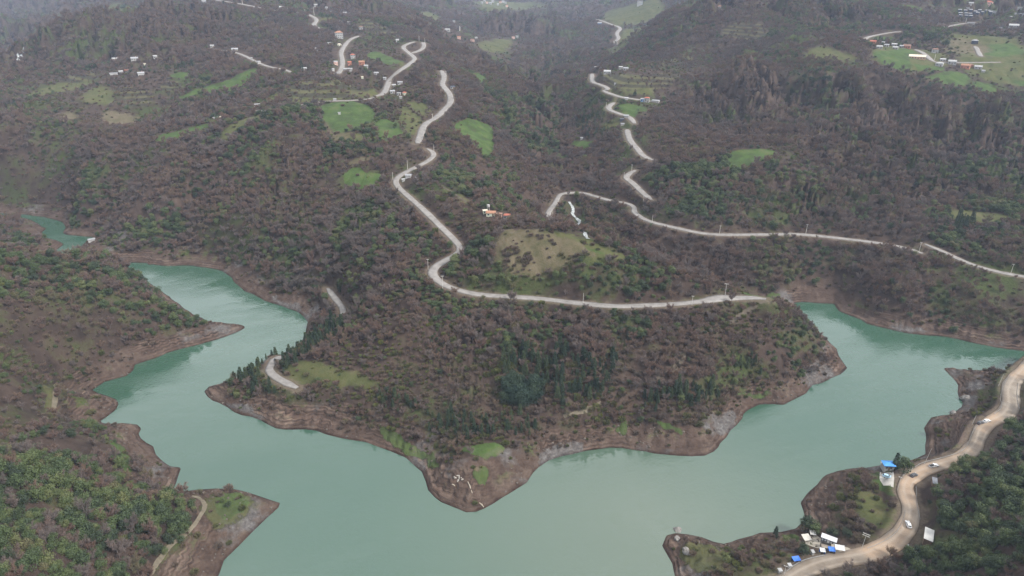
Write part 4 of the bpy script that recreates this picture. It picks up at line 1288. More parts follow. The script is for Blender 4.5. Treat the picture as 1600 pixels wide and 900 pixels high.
def thing(name, p, label, cat, rz=0.0, group=None):
    e = link(bpy.data.objects.new(name, None)); e.location = p; e.rotation_euler = (0, 0, rz)
    return tag(e, label, cat, group)


def depth_of(p): return p[1] * CP - (p[2] - H0) * SP


def facing(p): return -math.atan2(p[0], p[1])


HOUSES = [
    # u, v of the foot, width px, wall height px, turn deg, walls, roof colour, roof shape, label
    (529, 60, 12.5, 8.5, 8, 'white', 'orange', 'hip', 'white three storey house with an orange roof above the ridge road'),
    (564, 46, 6, 4.0, -15, 'white', 'brown', 'hip', 'small white house with brown roof up the slope right of the three storey house'),
    (515, 69, 9, 2.2, 20, 'white', 'white', 'flat', 'long white shed below and left of the three storey house'),
    (530, 72, 6, 2.6, 10, 'cream', 'beige', 'hip', 'low cream hut directly under the three storey house'),
    (621, 66, 5, 3.6, 0, 'grey', 'grey', 'gable', 'lone grey house on the terraces left of the upper road bend'),
    (551, 92, 7.5, 6, 12, 'white', 'red', 'hip', 'white and pink house with red roof right of the village street'),
    (546, 102, 6, 4.5, 5, 'brick', 'red', 'gable', 'brick coloured house with red roof just right of the village street'),
    (565, 102, 9, 5, -8, 'brick', 'orange', 'gable', 'wide house with an orange red roof in the middle of the ridge village'),
    (572, 108, 6, 5, -14, 'white', 'white', 'gable', 'white house at the right end of the ridge village, next to the orange roof'),
    (543, 110, 14, 2.0, -6, 'white', 'white', 'flat', 'long low white shed at the foot of the village street'),
    (524, 101, 6, 4.2, 18, 'pink', 'pale', 'gable', 'pale pink house left of the village street'),
    (520, 111, 4, 3, 25, 'grey', 'pale', 'gable', 'small grey hut left of the foot of the village street'),
    (566, 123, 3.4, 2.6, 0, 'cream', 'beige', 'gable', 'tiny cream hut in the brush below the ridge village'),
    (588, 117, 8, 2.8, -5, 'grey', 'pale', 'gable', 'grey farm building in bare trees between village and road fork'),
    (601, 125, 4.4, 3.2, -20, 'white', 'grey', 'gable', 'small white house left of the road fork'),
    (615, 137, 6.2, 3.8, 10, 'white', 'white', 'gable', 'white house close right of the road, topmost of the fork hamlet'),
    (625, 132, 8, 3.2, -8, 'grey', 'pale', 'gable', 'grey roofed house at the back of the fork hamlet'),
    (613, 146, 7.5, 3.2, 4, 'white', 'pale', 'gable', 'white house at the left end of the fork hamlet, beside the road'),
    (623, 149, 6, 3.4, -12, 'white', 'white', 'flat', 'flat roofed white house in the middle of the fork hamlet'),
    (632, 149, 6.2, 4.0, 14, 'cream', 'red', 'hip', 'cream house with red roof at the right end of the fork hamlet'),
    (626, 154, 4.2, 1.8, 0, 'white', 'white', 'flat', 'low white shed in front of the fork hamlet'),
    (523, 158, 4.5, 2.4, 0, 'white', 'pale', 'gable', 'small white shed on the thin lane above the green meadow'),
    (439, 13.5, 7, 2.2, 0, 'white', 'white', 'gable', 'long white shed beside the topmost road, left of the bend'),
    (493, 10.5, 5.5, 3, 8, 'white', 'white', 'gable', 'white house on top of the ridge right of the upper road'),
    (510, 14.5, 4, 3, -10, 'white', 'pale', 'gable', 'small white house on the ridge, second from the upper road'),
    (517, 19.5, 6, 2, 0, 'white', 'pale', 'flat', 'flat white shed below the two ridge top houses'),
    (538, 23, 8, 2.6, 0, 'grey', 'pale', 'gable', 'grey farm house farthest right on the ridge top'),
    (531, 34, 7, 2, 0, 'white', 'white', 'flat', 'long white shed at the edge of the yellowish knoll'),
    (545, 39, 5, 4, 12, 'white', 'grey', 'gable', 'white house right of the yellowish knoll'),
    (494, 79, 5, 3, 0, 'white', 'white', 'gable', 'lone white house in the forest left of the village street'),
    (475, 110, 8, 3, -8, 'white', 'grey', 'gable', 'white house beside a dark conifer at the end of the western lane'),
    (180, 95.5, 11, 3, -6, 'white', 'white', 'gable', 'bright white long house, leftmost of the row under the dark hill'),
    (192, 94, 8, 3, 5, 'white', 'pale', 'gable', 'white house second from the left under the dark hill'),
    (209, 94.5, 11, 3, -3, 'white', 'pale', 'gable', 'long pale house in the middle of the row under the dark hill'),
    (242, 92, 6, 4.2, 10, 'white', 'grey', 'gable', 'tall white house at the right end of the row under the dark hill'),
    (235, 94.5, 4.5, 2, 0, 'white', 'white', 'flat', 'low white shed against the tall house under the dark hill'),
    (226, 102, 3, 2, 0, 'cream', 'beige', 'gable', 'tiny hut in the slope between the two rows of far left houses'),
    (176, 117, 12, 1.6, 0, 'grey', 'pale', 'flat', 'long grey greenhouse at the left of the lower far left row'),
    (188, 114.5, 6, 2.6, 8, 'white', 'white', 'gable', 'white house left of the red roofed one in the lower far left row'),
    (198, 113, 7, 2.6, -6, 'cream', 'red', 'gable', 'red roofed house in the lower far left row'),
    (219, 117, 10, 2.4, 4, 'white', 'pale', 'gable', 'long pale house at the right of the lower far left row'),
    (331, 74, 6.2, 2.6, 0, 'white', 'white', 'gable', 'white house beside a small bright green plot, far upper left'),
    (366, 80, 10, 2.8, -4, 'white', 'pale', 'gable', 'long white house at the start of the western road'),
    (393, 94, 3, 3, 0, 'white', 'white', 'gable', 'tiny white house at the bend of the western road'),
    (404, 100, 5, 3.4, 20, 'grey', 'pale', 'gable', 'grey house where the western road meets the grass strip'),
    (401, 166, 9, 2.2, -5, 'white', 'white', 'flat', 'flat white shed at the left end of the thin lane'),
    (336, 188, 7.5, 3, 8, 'white', 'white', 'gable', 'white roofed house at the top of the green strip'),
    (346, 186, 5.5, 2.6, -10, 'cream', 'beige', 'gable', 'beige house beside the white roofed one over the green strip'),
    (318, 5, 7, 3, 0, 'white', 'pale', 'gable', 'pale farm house at the upper edge left of the topmost road'),
    (931, 108, 4.5, 3, 0, 'white', 'white', 'gable', 'white house at the last bend of the valley road'),
    (949, 116, 11, 4, -4, 'white', 'grey', 'gable', 'long white two storey house above the valley road bend'),
    (970, 108, 6, 3, 8, 'white', 'white', 'gable', 'white house left of the pair high above the valley road'),
    (978, 110, 8, 3, -6, 'white', 'pale', 'gable', 'wider white house right of the pair high above the valley road'),
    (961, 132.5, 2.6, 2, 0, 'white', 'white', 'flat', 'tiny white hut alone on the brown terraces over the valley road'),
    (979, 156, 6, 2.4, 0, 'grey', 'grey', 'gable', 'grey barn beside the valley road, left of the blue house'),
    (1004, 159, 6, 4, 5, 'blue', 'pale', 'gable', 'blue walled house left of the red and white one'),
    (1011, 160, 8, 6.5, -8, 'white', 'red', 'hip', 'red roofed white house in the valley hamlet'),
    (1025, 160, 12, 2.6, -12, 'grey', 'pale', 'flat', 'wide flat roofed grey building at the right end of the valley hamlet'),
    (979, 184, 7.5, 3, 0, 'white', 'pale', 'gable', 'white house inside the small loop of the valley road'),
    (972, 189, 6, 2.4, 10, 'dark', 'dark', 'gable', 'dark shed below the small loop of the valley road'),
    (973, 196, 6, 1.6, 0, 'grey', 'pale', 'flat', 'low flat shed under the loop of the valley road'),
    (909, 218, 4, 2.6, 0, 'white', 'pale', 'gable', 'lone white hut on a small clearing left of the valley road'),
    (1000, 9, 9, 7, 6, 'white', 'pale', 'flat', 'large white block house on the far terraced spur'),
    (1123, 12.5, 8, 2.2, 0, 'white', 'brown', 'gable', 'white house alone on the wooded crest of the right mountain'),
    (937, 39, 7, 2.6, 0, 'blue', 'pale', 'gable', 'pale blue barn beside the far road bend'),
    (709, 34.5, 5, 2.4, 0, 'white', 'white', 'flat', 'white shed highest of the far hamlet behind the ridge'),
    (699, 49, 8, 2.6, -8, 'white', 'white', 'gable', 'white house at the left end of the far hamlet behind the ridge'),
    (717, 61, 6, 3, 5, 'pink', 'orange', 'gable', 'pinkish house in the middle of the far hamlet behind the ridge'),
    (744, 61, 4.5, 2.2, 0, 'white', 'white', 'gable', 'small white house at the right end of the far hamlet behind the ridge'),
    (738, 65, 6, 2.8, -10, 'pink', 'brown', 'gable', 'brown roofed house lowest in the far hamlet behind the ridge'),
    (808, 61, 4.6, 4, 0, 'white', 'white', 'gable', 'white gabled house on the far spur beside a pink one'),
    (802, 61, 5, 3.2, 8, 'pink', 'brown', 'gable', 'pink house on the far spur beside a white gabled one'),
    (864, 17.5, 3, 1.6, 0, 'white', 'white', 'flat', 'tiny white shed on the farthest green shoulder'),
    (1365, 68, 9, 3, -6, 'brick', 'red', 'gable', 'red roofed house, leftmost of the upper row in the right hand village'),
    (1380, 69, 5.5, 2.6, 0, 'cream', 'pale', 'gable', 'small cream house behind the upper row of the right hand village'),
    (1375, 76, 9, 3, 4, 'white', 'white', 'gable', 'white house at the left of the upper row over the green field'),
    (1386, 73, 7, 2.6, -4, 'grey', 'pale', 'gable', 'grey house second from the left over the green field'),
    (1398, 72, 8, 2.6, 6, 'white', 'grey', 'gable', 'grey roofed house in the back of the upper row over the green field'),
    (1400, 77, 8, 2.6, -5, 'white', 'white', 'gable', 'white house in the middle front of the upper row over the green field'),
    (1409, 75, 5.5, 3, 8, 'white', 'pale', 'gable', 'white house touching the brown red one over the green field'),
    (1418, 76, 11, 4, -5, 'brick', 'brown', 'gable', 'brown red long house at the right end of the upper row'),
    (1435, 92.5, 25, 3.6, -1, 'orange', 'beige', 'gable', 'long low orange walled barn on the green field'),
    (1462, 83, 9.5, 5.4, 8, 'white', 'brown', 'hip', 'white house with brown roof alone above the village lane'),
    (1469, 104, 11, 4.6, -8, 'white', 'white', 'hip', 'large white hip roofed house at the left of the lower row'),
    (1474, 96, 8, 3, 5, 'grey', 'grey', 'gable', 'grey house behind the large white hip roofed one'),
    (1489, 101, 12, 4.6, 6, 'white', 'white', 'gable', 'broad white house in the middle of the lower row'),
    (1510, 108, 13, 5.2, -7, 'brick', 'orange', 'gable', 'large brick house with an orange red roof in the lower row'),
    (1518, 105, 6, 3.6, 12, 'brick', 'brown', 'hip', 'smaller brick house behind the large one in the lower row'),
    (1530, 108, 11, 3.4, -4, 'white', 'white', 'gable', 'long white house right of the brick ones'),
    (1537, 113, 5, 2.4, 10, 'white', 'pale', 'gable', 'small white house lowest at the right end of the lower row'),
    (1524, 69, 9.5, 5, 2, 'dark', 'pale', 'hip', 'tall dark house with a pale roof at the end of a grey drive'),
    (1513, 13.6, 5, 1.8, 0, 'white', 'white', 'flat', 'white flat shed behind the dark cabins'),
    (1545, 10, 13, 6, -6, 'pink', 'red', 'hip', 'pinkish villa with a red roof above the dark cabins'),
    (1518, 8, 7, 3, 8, 'grey', 'pale', 'gable', 'grey house left of the pinkish villa'),
    (1555, 19, 11, 1.6, 0, 'white', 'white', 'flat', 'long white low shed at the right end of the dark cabins'),
    (1597, 13.5, 10, 2, 0, 'white', 'white', 'flat', 'white long shed at the upper right corner'),
    (1586, 43, 14, 2.8, 4, 'white', 'white', 'gable', 'bright white long house near the right edge'),
    (1519, 37.5, 11, 2.0, 0, 'grey', 'pale', 'flat', 'pale flat building at the end of a light lane under the dark cabins'),
    (1564, 45, 4.4, 1.8, 0, 'white', 'pale', 'flat', 'small pale shed left of the bright white long house'),
    (638, 278, 9, 3.4, -14, 'grey', 'pale', 'gable', 'grey farm house by the sharp bend of the ridge road'),
    (630, 284, 5, 2.6, 12, 'white', 'white', 'gable', 'white hut nearest the sharp bend of the ridge road'),
    (650, 282, 6, 3.6, -8, 'white', 'white', 'gable', 'white house right of the grey farm house at the sharp bend'),
    (767, 338, 15, 5, -6, 'cream', 'orange', 'gable', 'cream house with a broken orange tiled roof on the knob'),
    (758, 334, 7, 5, 10, 'cream', 'beige', 'flat', 'pale flat roofed block left of the orange tiled house on the knob'),
    (780, 339, 9, 2.2, -6, 'pink', 'brown', 'flat', 'low pinkish link building between the two red roofs on the knob'),
    (792, 343, 9.5, 6.5, -12, 'white', 'red', 'hip', 'small white house with red hip roof and dark opening on the knob'),
    (707, 139, 7, 3.2, 0, 'white', 'dark', 'gable', 'small white house with dark roof right beside the ridge road'),
    (142, 378, 10, 1.0, -4, 'grey', 'pale', 'flat', 'low pale shed on the bare spit by the far pond'),
    (530, 179, 4, 1.4, 0, 'grey', 'pale', 'flat', 'grey concrete tank in the bright green meadow'),
]
CABINS = [(1500.5, 17), (1509, 18), (1517.5, 17), (1501, 22), (1510, 22.6), (1516.5, 23), (1501.5, 25.5), (1510.5, 26), (1517.5, 26.4), (1524.5, 19.5), (1531, 17.5), (1535, 20.5), (1540, 18), (1544.5, 18.4), (1548.5, 20.5), (1528, 21.5)]
TENTS = [(1587, 22), (1591, 22.6), (1595, 22.3), (1599, 23), (1580, 27)]
FARV = [(757, 2.5), (761, 5), (766, 6), (778, 7.5), (782, 4), (786, 3.5), (790, 5), (792, 10), (770, 3), (753, 5)]
for h_ in HOUSES: CLEAR.append((h_[0], h_[1], 0.62 * h_[2] * at_y(h_[0], h_[1], 1)[1] * 900 / FPX + 3))


def roof_mesh(w, d, h, shape, oh=.35):
    b = PB(); X, Y = w / 2 + oh, d / 2 + oh; t = .16
    if shape == 'flat':
        b.box((0, 0, h + t / 2 + .01), (2 * X, 2 * Y, t + .05))
        return b
    rh = min(w, d) * .26
    if shape == 'gable':
        lo = [(-X, -Y, h), (X, -Y, h), (X, Y, h), (-X, Y, h)]; r = [(-X, 0, h + rh), (X, 0, h + rh)]
    else:
        q = max(0.0, X - Y * .95); lo = [(-X, -Y, h), (X, -Y, h), (X, Y, h), (-X, Y, h)]; r = [(-q, 0, h + rh), (q, 0, h + rh)]
    V = [(x, y, z + .02) for x, y, z in lo] + [(x, y, z + .02 + t) for x, y, z in lo] + [(x, y, z + t) for x, y, z in r]
    b.add(V, [[3, 2, 1, 0], [0, 1, 5, 4], [1, 2, 6, 5], [2, 3, 7, 6], [3, 0, 4, 7], [4, 5, 9, 8], [5, 6, 9], [6, 7, 8, 9], [7, 4, 8]])
    return b


def house(u, v, wpx, hpx, turn, wc, rc, shape, label, name='house', cat='house', group=None, depth_ratio=.72):
    p = cast(u, v, Z); D = depth_of(p) / FPX
    w = max(2.2, .92 * wpx * D); h = max(2.0, hpx * D); d = min(max(2.4, w * depth_ratio), 9.0) if w > 5 else w * .85
    if shape == 'flat' and hpx < 2.4: h = max(2.0, h)
    e = thing(name, (p[0], p[1] + d * .45, p[2]), label, cat, facing(p) + R(turn), group)
    far = depth_of(p) > 1000 and wpx < 6
    wall = PB().box((0, 0, h / 2 - 1.2), (w, d, h + 2.4))
    if shape == 'gable':
        rh = min(w, d) * .26
        for x in (-w / 2 + .1, w / 2 - .1):
            wall.add([(x - .1, -d / 2, h + .001), (x - .1, d / 2, h + .001), (x - .1, 0, h + rh * .93), (x + .1, -d / 2, h + .001), (x + .1, d / 2, h + .001), (x + .1, 0, h + rh * .93)],
                     [[0, 1, 2], [5, 4, 3], [0, 3, 4, 1], [1, 4, 5, 2], [2, 5, 3, 0]])
    wall.build('wall', plain('wall_' + wc, WALL[wc], .9, .15, .14, .5), e)
    roof_mesh(w, d, h, shape).build('roof', plain('roof_' + rc, ROOFC[rc], .75, .25, .22, .9), e)
    if wpx >= 5.5 and h > 2.3:
        rows = 3 if h > 8 else (2 if h > 5.4 else 1); nw = int(max(2, min(6, w // 3.0))); glass = plain('window_glass', (.03, .035, .045), .2, .5, .2)
        for r_ in range(rows):
            z = h * (r_ + .55) / rows
            for k in range(nw):
                x = -w / 2 + w * (k + .5) / nw
                if r_ == 0 and k == nw // 2:
                    PB().box((x, -d / 2 - .03, 1.0), (1.0, .08, 2.0)).build('door', plain('door_wood', (.11, .075, .05)), e); continue
                PB().box((x, -d / 2 - .03, z), (min(1.3, w / nw * .5), .08, min(1.3, h / rows * .45))).build('window', glass, e)
    if wpx >= 9 and shape != 'flat' and w > 7:
        PB().box((w * .22, d * .12, h + min(w, d) * .26 + .2), (.6, .6, 1.5)).build('chimney', plain('wall_brick', WALL['brick'], .9, .15, .14, .5), e)
    return e


# ------------------------------------------------------------------ poles, cars, rails
POLES = [  # foot u, v, height px, arms, lean, label
    (669, 421, 16, 1, 0, 'grey power pole on the outer edge of the hairpin below the knob'),
    (692, 453, 22, 1, 0, 'tall pale power pole just below the hairpin of the ridge road'),
    (911, 474, 16, 0, 0, 'plain pale pole in the middle of the road along the front of the spur'),
    (1081, 477, 15, 1, 0, 'power pole with short arm left of the widened bend'),
    (1133, 461, 18, 2, 0, 'power pole with broad double arm behind the widened bend'),
    (1019, 347, 10, 0, 0, 'small pole beside the valley road junction'),
    (1124, 366, 13, 1, 0, 'power pole on the long bank road, leftmost of four'),
    (1259, 365, 14, 1, 0, 'power pole on the long bank road, second of four'),
    (1436, 393, 14, 1, 0, 'power pole at the visible end of the long bank road'),
    (1579, 428, 15, 1, 0, 'power pole on the right hand stretch of the bank road, close to the edge'),
    (863, 342, 14, 0, 0, 'thin pole on the road left of the white stream'),
    (637, 265, 13, 0, 0, 'thin pole above the sharp bend of the ridge road'),
    (614, 281, 11, 0, 0, 'thin pole outside the sharp bend of the ridge road'),
    (1005, 316, 11, 0, 0, 'thin pole just above the valley road junction'),
    (987, 267, 9, 1, 0, 'pole at the top of the short climbing road'),
    (975, 279, 9, 0, 0, 'thin pole at the bend of the short climbing road'),
    (678, 237, 10, 0, 0, 'thin pole at the upper elbow of the ridge road'),
    (676, 187, 8, 1, 0, 'pole beside the ridge road opposite the bright green slope'),
    (697, 119, 7, 0, 0, 'thin pole at the top end of the ridge road'),
    (664, 69, 8, 0, 0, 'thin pole at the short pale road stub high on the ridge'),
    (655, 64, 7, 0, 0, 'thin pole left of the pale road stub high on the ridge'),
    (477, 23, 7, 1, 0, 'pole on the topmost road left of its bend'),
    (450, 18, 5, 1, 0, 'pole on the topmost road near the long shed'),
    (491, 24, 12, 0, 0, 'tall thin pole above the bend of the topmost road'),
    (379, 7, 7, 0, 0, 'thin pole beside the topmost road at the upper edge'),
    (947, 169, 8, 0, 0, 'thin pole on the left side of the looping valley road'),
    (1460, 94, 8, 0, 0, 'thin pole between the lane and the lower row of white houses'),
    (1509, 35, 6, 0, 0, 'thin pole on the light lane under the dark cabins'),
    (1560, 603, 20, 0, 3, 'grey pole on the grassy bank left of the upper dirt road'),
    (1519, 663, 16, 0, 4, 'pole on the lake side of the dirt road beside the parked cars'),
    (1444, 726, 29, 0, 5, 'tall leaning pole on the lake side above the dirt road curve'),
    (1402, 767, 25, 1, -2, 'pole with short arm between the blue roofed house and the dirt road'),
    (1346, 858, 30, 3, 2, 'grey pole with two long crossarms beside the lower dirt road'),
    (1225, 899, 19, 2, 0, 'pole with crossarm at the bottom of the picture left of the road'),
]


def pole(u, v, hpx, arms, lean, label):
    p = cast(u, v, Z); D = depth_of(p) / FPX; h = hpx * D * 1.12; r = max(.11, .34 * D)
    e = thing('power_pole' if arms else 'pole', p, label, 'pole', facing(p)); e.rotation_euler[1] = R(lean)
    m = plain('pole_concrete', (.40, .385, .36), .9, .2, .15)
    PB().tube([(0, 0, -1), (0, 0, h * .5), (0, 0, h)], [r, r * .85, r * .65], 8).build('post', m, e)
    w = max(1.6, h * (.20 if arms == 1 else .32))
    for k in range({0: 0, 1: 1, 2: 1, 3: 2}[arms]):
        PB().box((0, -r - .06 - .5 * k, h - .35 - .55 * k), (w, .14 + r * .5, .16 + r * .5)).build('crossarm', m, e)
        ins = plain('insulator', (.10, .07, .06), .4, .5)
        for x in (-.45, 0, .45):
            PB().tube([(x * w, -r - .06 - .5 * k, h - .2 - .55 * k), (x * w, -r - .06 - .5 * k, h + .12 - .55 * k)], [.07, .05], 6).build('insulator', ins, e)
    if arms == 0:
        PB().tube([(0, 0, h - .02), (0, 0, h + .12)], [r * .8, r * .5], 8).build('cap', plain('pole_cap', (.2, .2, .2)), e)
    return e


def car_paint(name, col):
    def f(t, b, out):
        t.put(b.inputs['Base Color'], t.ramp(t.noise(t.pos(), 2.0, 3), [(.3, tuple(q * .9 for q in col)), (.7, col)], 1.0))
        b.inputs['Roughness'].default_value = .35; b.inputs['Specular IOR Level'].default_value = .5
    return mat('paint_' + name, f)


def car(u, v, heading, paint, label, kind='car'):
    """heading: degrees from the viewing direction, clockwise"""
    p = cast(u, v, Z); e = thing('pickup' if kind == 'pickup' else 'car', (p[0], p[1], p[2] + .42), label, 'pickup' if kind == 'pickup' else 'car', math.pi / 2 - R(heading))
    L, W = (5.1, 1.85) if kind == 'pickup' else (4.35, 1.78)
    k = L / 4.35
    lower = [(-2.17, .32), (-2.2, .62), (-2.12, .93), (-1.2, .98), (1.05, .95), (1.95, .80), (2.16, .60), (2.17, .32)]
    if kind == 'pickup':
        cab = [(-.35, .96), (-.25, 1.50), (.45, 1.52), (1.08, .95)]
    else:
        cab = [(-2.0, .94), (-1.62, 1.40), (-.9, 1.50), (.15, 1.47), (1.02, .95)]
    tp = lambda x, z: 1 - .05 * max(0, abs(x) - 1.6) - (.0 if z > .5 else .03)
    b = PB().extrude([(x * k, z) for x, z in lower], -W / 2, W / 2, tp)
    b.build('body', paint, e, .05)
    roof = PB().extrude([(x * k * .96, z + (.035 if z > 1.2 else .0)) for x, z in cab], -W / 2 * .80, W / 2 * .80, lambda x, z: 1.06 if z < 1 else .96)
    roof.build('cabin', paint, e, .04)
    gl = plain('car_glass', (.02, .025, .03), .12, .6, .1)
    top = cab[-2]; bot = cab[-1]
    sl = PB()
    for s in (-1, 1):   # side glass stands 15 mm proud of the cabin
        q = [(cab[0][0] * k + .28, 1.0), (cab[1][0] * k + .22, 1.38), (top[0] * k - .06, 1.40), (bot[0] * k - .34, 1.0)]
        y0, y1 = s * (W / 2 * .85 + .015), s * (W / 2 * .79 + .02)
        sl = PB().add([(q[0][0], y0, q[0][1]), (q[1][0], y1, q[1][1]), (q[2][0], y1, q[2][1]), (q[3][0], y0, q[3][1])], [[0, 1, 2, 3]]); sl.build('side_window', gl, e)
    nx, nz = .03, .03
    PB().add([(bot[0] * k - .10 + nx, -.66, 1.0 + nz), (bot[0] * k - .10 + nx, .66, 1.0 + nz), (top[0] * k + .05 + nx, .58, 1.42 + nz), (top[0] * k + .05 + nx, -.58, 1.42 + nz)], [[0, 1, 2, 3]]).build('windscreen', gl, e)
    PB().add([(cab[0][0] * k + .05 - nx, -.62, 1.0 + nz), (cab[0][0] * k + .05 - nx, .62, 1.0 + nz), (cab[1][0] * k - .03 - nx, .55, 1.36 + nz), (cab[1][0] * k - .03 - nx, -.55, 1.36 + nz)], [[0, 1, 2, 3]]).build('rear_window', gl, e)
    if kind == 'pickup':
        PB().box((-1.28 * k, 0, 1.0), (1.62 * k, W * .82, .06)).build('load_bed', plain('bed_liner', (.03, .03, .032)), e)
    ty, rm = plain('tyre', (.02, .02, .02), .9, .1), plain('rim', (.35, .35, .36), .4, .5)
    for x in (-1.32 * k, 1.32 * k):
        for s in (-1, 1):
            w = PB().tube([(x, s * (W / 2 - .2), .33), (x, s * (W / 2 + .02), .33)], [.33, .33], 16).build('wheel', ty, e)
            PB().tube([(x, s * (W / 2 + .018), .33), (x, s * (W / 2 + .035), .33)], [.2, .18], 12).build('rim', rm, w)
    for s in (-1, 1):
        PB().box((2.15 * k, s * .62, .66), (.08, .36, .16)).build('headlight', plain('lamp_clear', (.6, .6, .58), .2, .5), e)
        PB().box((-2.2 * k, s * .68, .76), (.06, .22, .2)).build('tail_light', plain('lamp_red', (.25, .02, .02), .3, .5), e)
    return e


def guardrail(pts, label):
    W = np.array([cast(u, v, Z) for u, v in pts]); W = resample(chaikin(W, 1), 3.0, False)
    W[:, 2] = sample(Z, W[:, 0], W[:, 1])
    o = W[0].copy(); e = thing('guardrail', tuple(o), label, 'guardrail'); Q = W - o
    m = plain('galvanised_steel', (.24, .24, .24), .5, .4, .15)
    b = PB(); n = len(Q); prof = [(.0, .48), (.05, .56), (0, .64), (.05, .72), (0, .80)]
    d = np.gradient(Q[:, :2], axis=0); d /= np.linalg.norm(d, axis=1)[:, None] + 1e-9; nr = np.stack([-d[:, 1], d[:, 0]], 1)
    V = [(Q[i, 0] + nr[i, 0] * (a + s), Q[i, 1] + nr[i, 1] * (a + s), Q[i, 2] + z) for i in range(n) for s in (0, .02) for (a, z) in (prof if s == 0 else prof[::-1])]
    F = [[i * 10 + k, i * 10 + (k + 1) % 10, (i + 1) * 10 + (k + 1) % 10, (i + 1) * 10 + k] for i in range(n - 1) for k in range(10)]
    b.add(V, F).build('rail', m, e)
    pm = PB().box((0, 0, .1), (.12, .12, 1.3)).build('post', m, e); pm.location = Q[0]
    for i in range(1, min(n, 99)):
        c = pm.copy(); c.parent = e; c.location = Q[i]; COL.objects.link(c)
    return e


# ------------------------------------------------------------------ the lower right camp and sheds
def slab_roof(b, w, d, h0, h1, t=.12, oh=.25):
    X, Y = w / 2 + oh, d / 2 + oh
    V = [(-X, -Y, h0), (X, -Y, h0), (X, Y, h1), (-X, Y, h1)]
    return b.add(V + [(x, y, z + t) for x, y, z in V], [[3, 2, 1, 0], [4, 5, 6, 7], [0, 1, 5, 4], [1, 2, 6, 5], [2, 3, 7, 6], [3, 0, 4, 7]])


def shed(u, v, wpx, dm, hm, turn, wall, roof, label, name='shed', cat='shed', windows=0, lean=.5, group=None):
    p = cast(u, v, Z); w = wpx * depth_of(p) / FPX
    e = thing(name, tuple(p), label, cat, R(turn), group)
    PB().box((0, 0, hm / 2 - .5), (w, dm, hm + 1.0)).build('wall', wall, e)
    slab_roof(PB(), w, dm, hm + .02, hm + .02 + lean).build('roof', roof, e)
    for k in range(windows):
        x = -w / 2 + w * (k + .5) / windows
        if k == windows // 2: PB().box((x, -dm / 2 - .03, hm * .42), (.95, .07, hm * .8)).build('door', plain('door_white', (.6, .6, .58)), e)
        else: PB().box((x, -dm / 2 - .03, hm * .58), (w / windows * .55, .07, hm * .38)).build('window', plain('window_pale', (.40, .43, .46), .3, .5), e)
    return e


def canopy(u, v, wpx, dm, hm, turn, cloth, label, skirt=None, sag=.35):
    """tarpaulin over four posts, with an optional cloth side"""
    p = cast(u, v, Z); w = wpx * depth_of(p) / FPX
    e = thing('tarpaulin_shelter', tuple(p), label, 'shelter', R(turn))
    n = 6; V = []; rg = np.random.RandomState(int(u))
    for j in range(n + 1):
        for i in range(n + 1):
            a, b_ = i / n, j / n
            V.append(((a - .5) * w, (b_ - .5) * dm, hm + .45 * b_ - sag * math.sin(a * math.pi) * math.sin(b_ * math.pi) + rg.uniform(-.07, .07)))
    m = (n + 1) ** 2; F = [[j * (n + 1) + i, j * (n + 1) + i + 1, (j + 1) * (n + 1) + i + 1, (j + 1) * (n + 1) + i] for j in range(n) for i in range(n)]
    PB().add(V, F).build('tarpaulin', cloth, e)
    for x in (-.47, .47):
        for y in (-.47, .47):
            PB().tube([(x * w, y * dm, -.6), (x * w, y * dm, hm + .45 * (y + .5) - .03)], [.06, .05], 6).build('post', plain('grey_wood', (.2, .17, .14)), e)
    if skirt:
        PB().box((0, dm * .47, hm * .5), (w * .93, .05, hm * .9)).build('side_cloth', skirt, e)
        PB().box((w * .47, 0, hm * .5), (.05, dm * .9, hm * .9)).build('side_cloth', skirt, e)
    return e


def ground_patch(name, pts, m, lift=.12):
    """thin sheet lying on the ground inside an outline"""
    P = np.array([cast(u, v, Z)[:2] for u, v in pts]); P = resample(P, 1.5)
    c = P.mean(0); rings = 7; V = []; n = len(P)
    for r in range(rings + 1):
        q = c + (P - c) * (r / rings if r else .001); V.append(np.column_stack([q, sample(Z, q[:, 0], q[:, 1]) + lift]))
    V = np.vstack(V); i = np.arange((rings + 1) * n).reshape(rings + 1, n); j = np.roll(i, -1, 1)
    F = np.stack([i[:-1], i[1:], j[1:], j[:-1]], -1).reshape(-1, 4)
    return tag(link(bpy.data.objects.new(name, mesh_np(name, V, F, [m]))), kind='structure')


def ribbon(name, pts, width, m, lift=.25, rough=.3):
    W = np.array([cast(u, v, Z) for u, v in pts]); W = resample(chaikin(W, 1), 1.5, False); W[:, :2] = wiggle(W[:, :2], width * .22, width * 2.2)
    d = np.gradient(W[:, :2], axis=0); d /= np.linalg.norm(d, axis=1)[:, None] + 1e-9; nr = np.stack([d[:, 1], -d[:, 0]], 1)
    hw = width / 2 * (.75 + .5 * vnoise(W[:, 0] / 5 + 3, W[:, 1] / 5)); V = []
    for k in (-1, 0, 1):
        q = W[:, :2] + nr * (hw * k)[:, None]; V.append(np.column_stack([q, sample(Z, q[:, 0], q[:, 1]) + lift]))
    V = np.stack(V, 1).reshape(-1, 3); i = np.arange(len(V)).reshape(-1, 3)
    F = np.stack([i[:-1, :-1], i[:-1, 1:], i[1:, 1:], i[1:, :-1]], -1).reshape(-1, 4)[:, ::-1]
    return tag(link(bpy.data.objects.new(name, mesh_np(name, V, F, [m], True))), kind='structure')


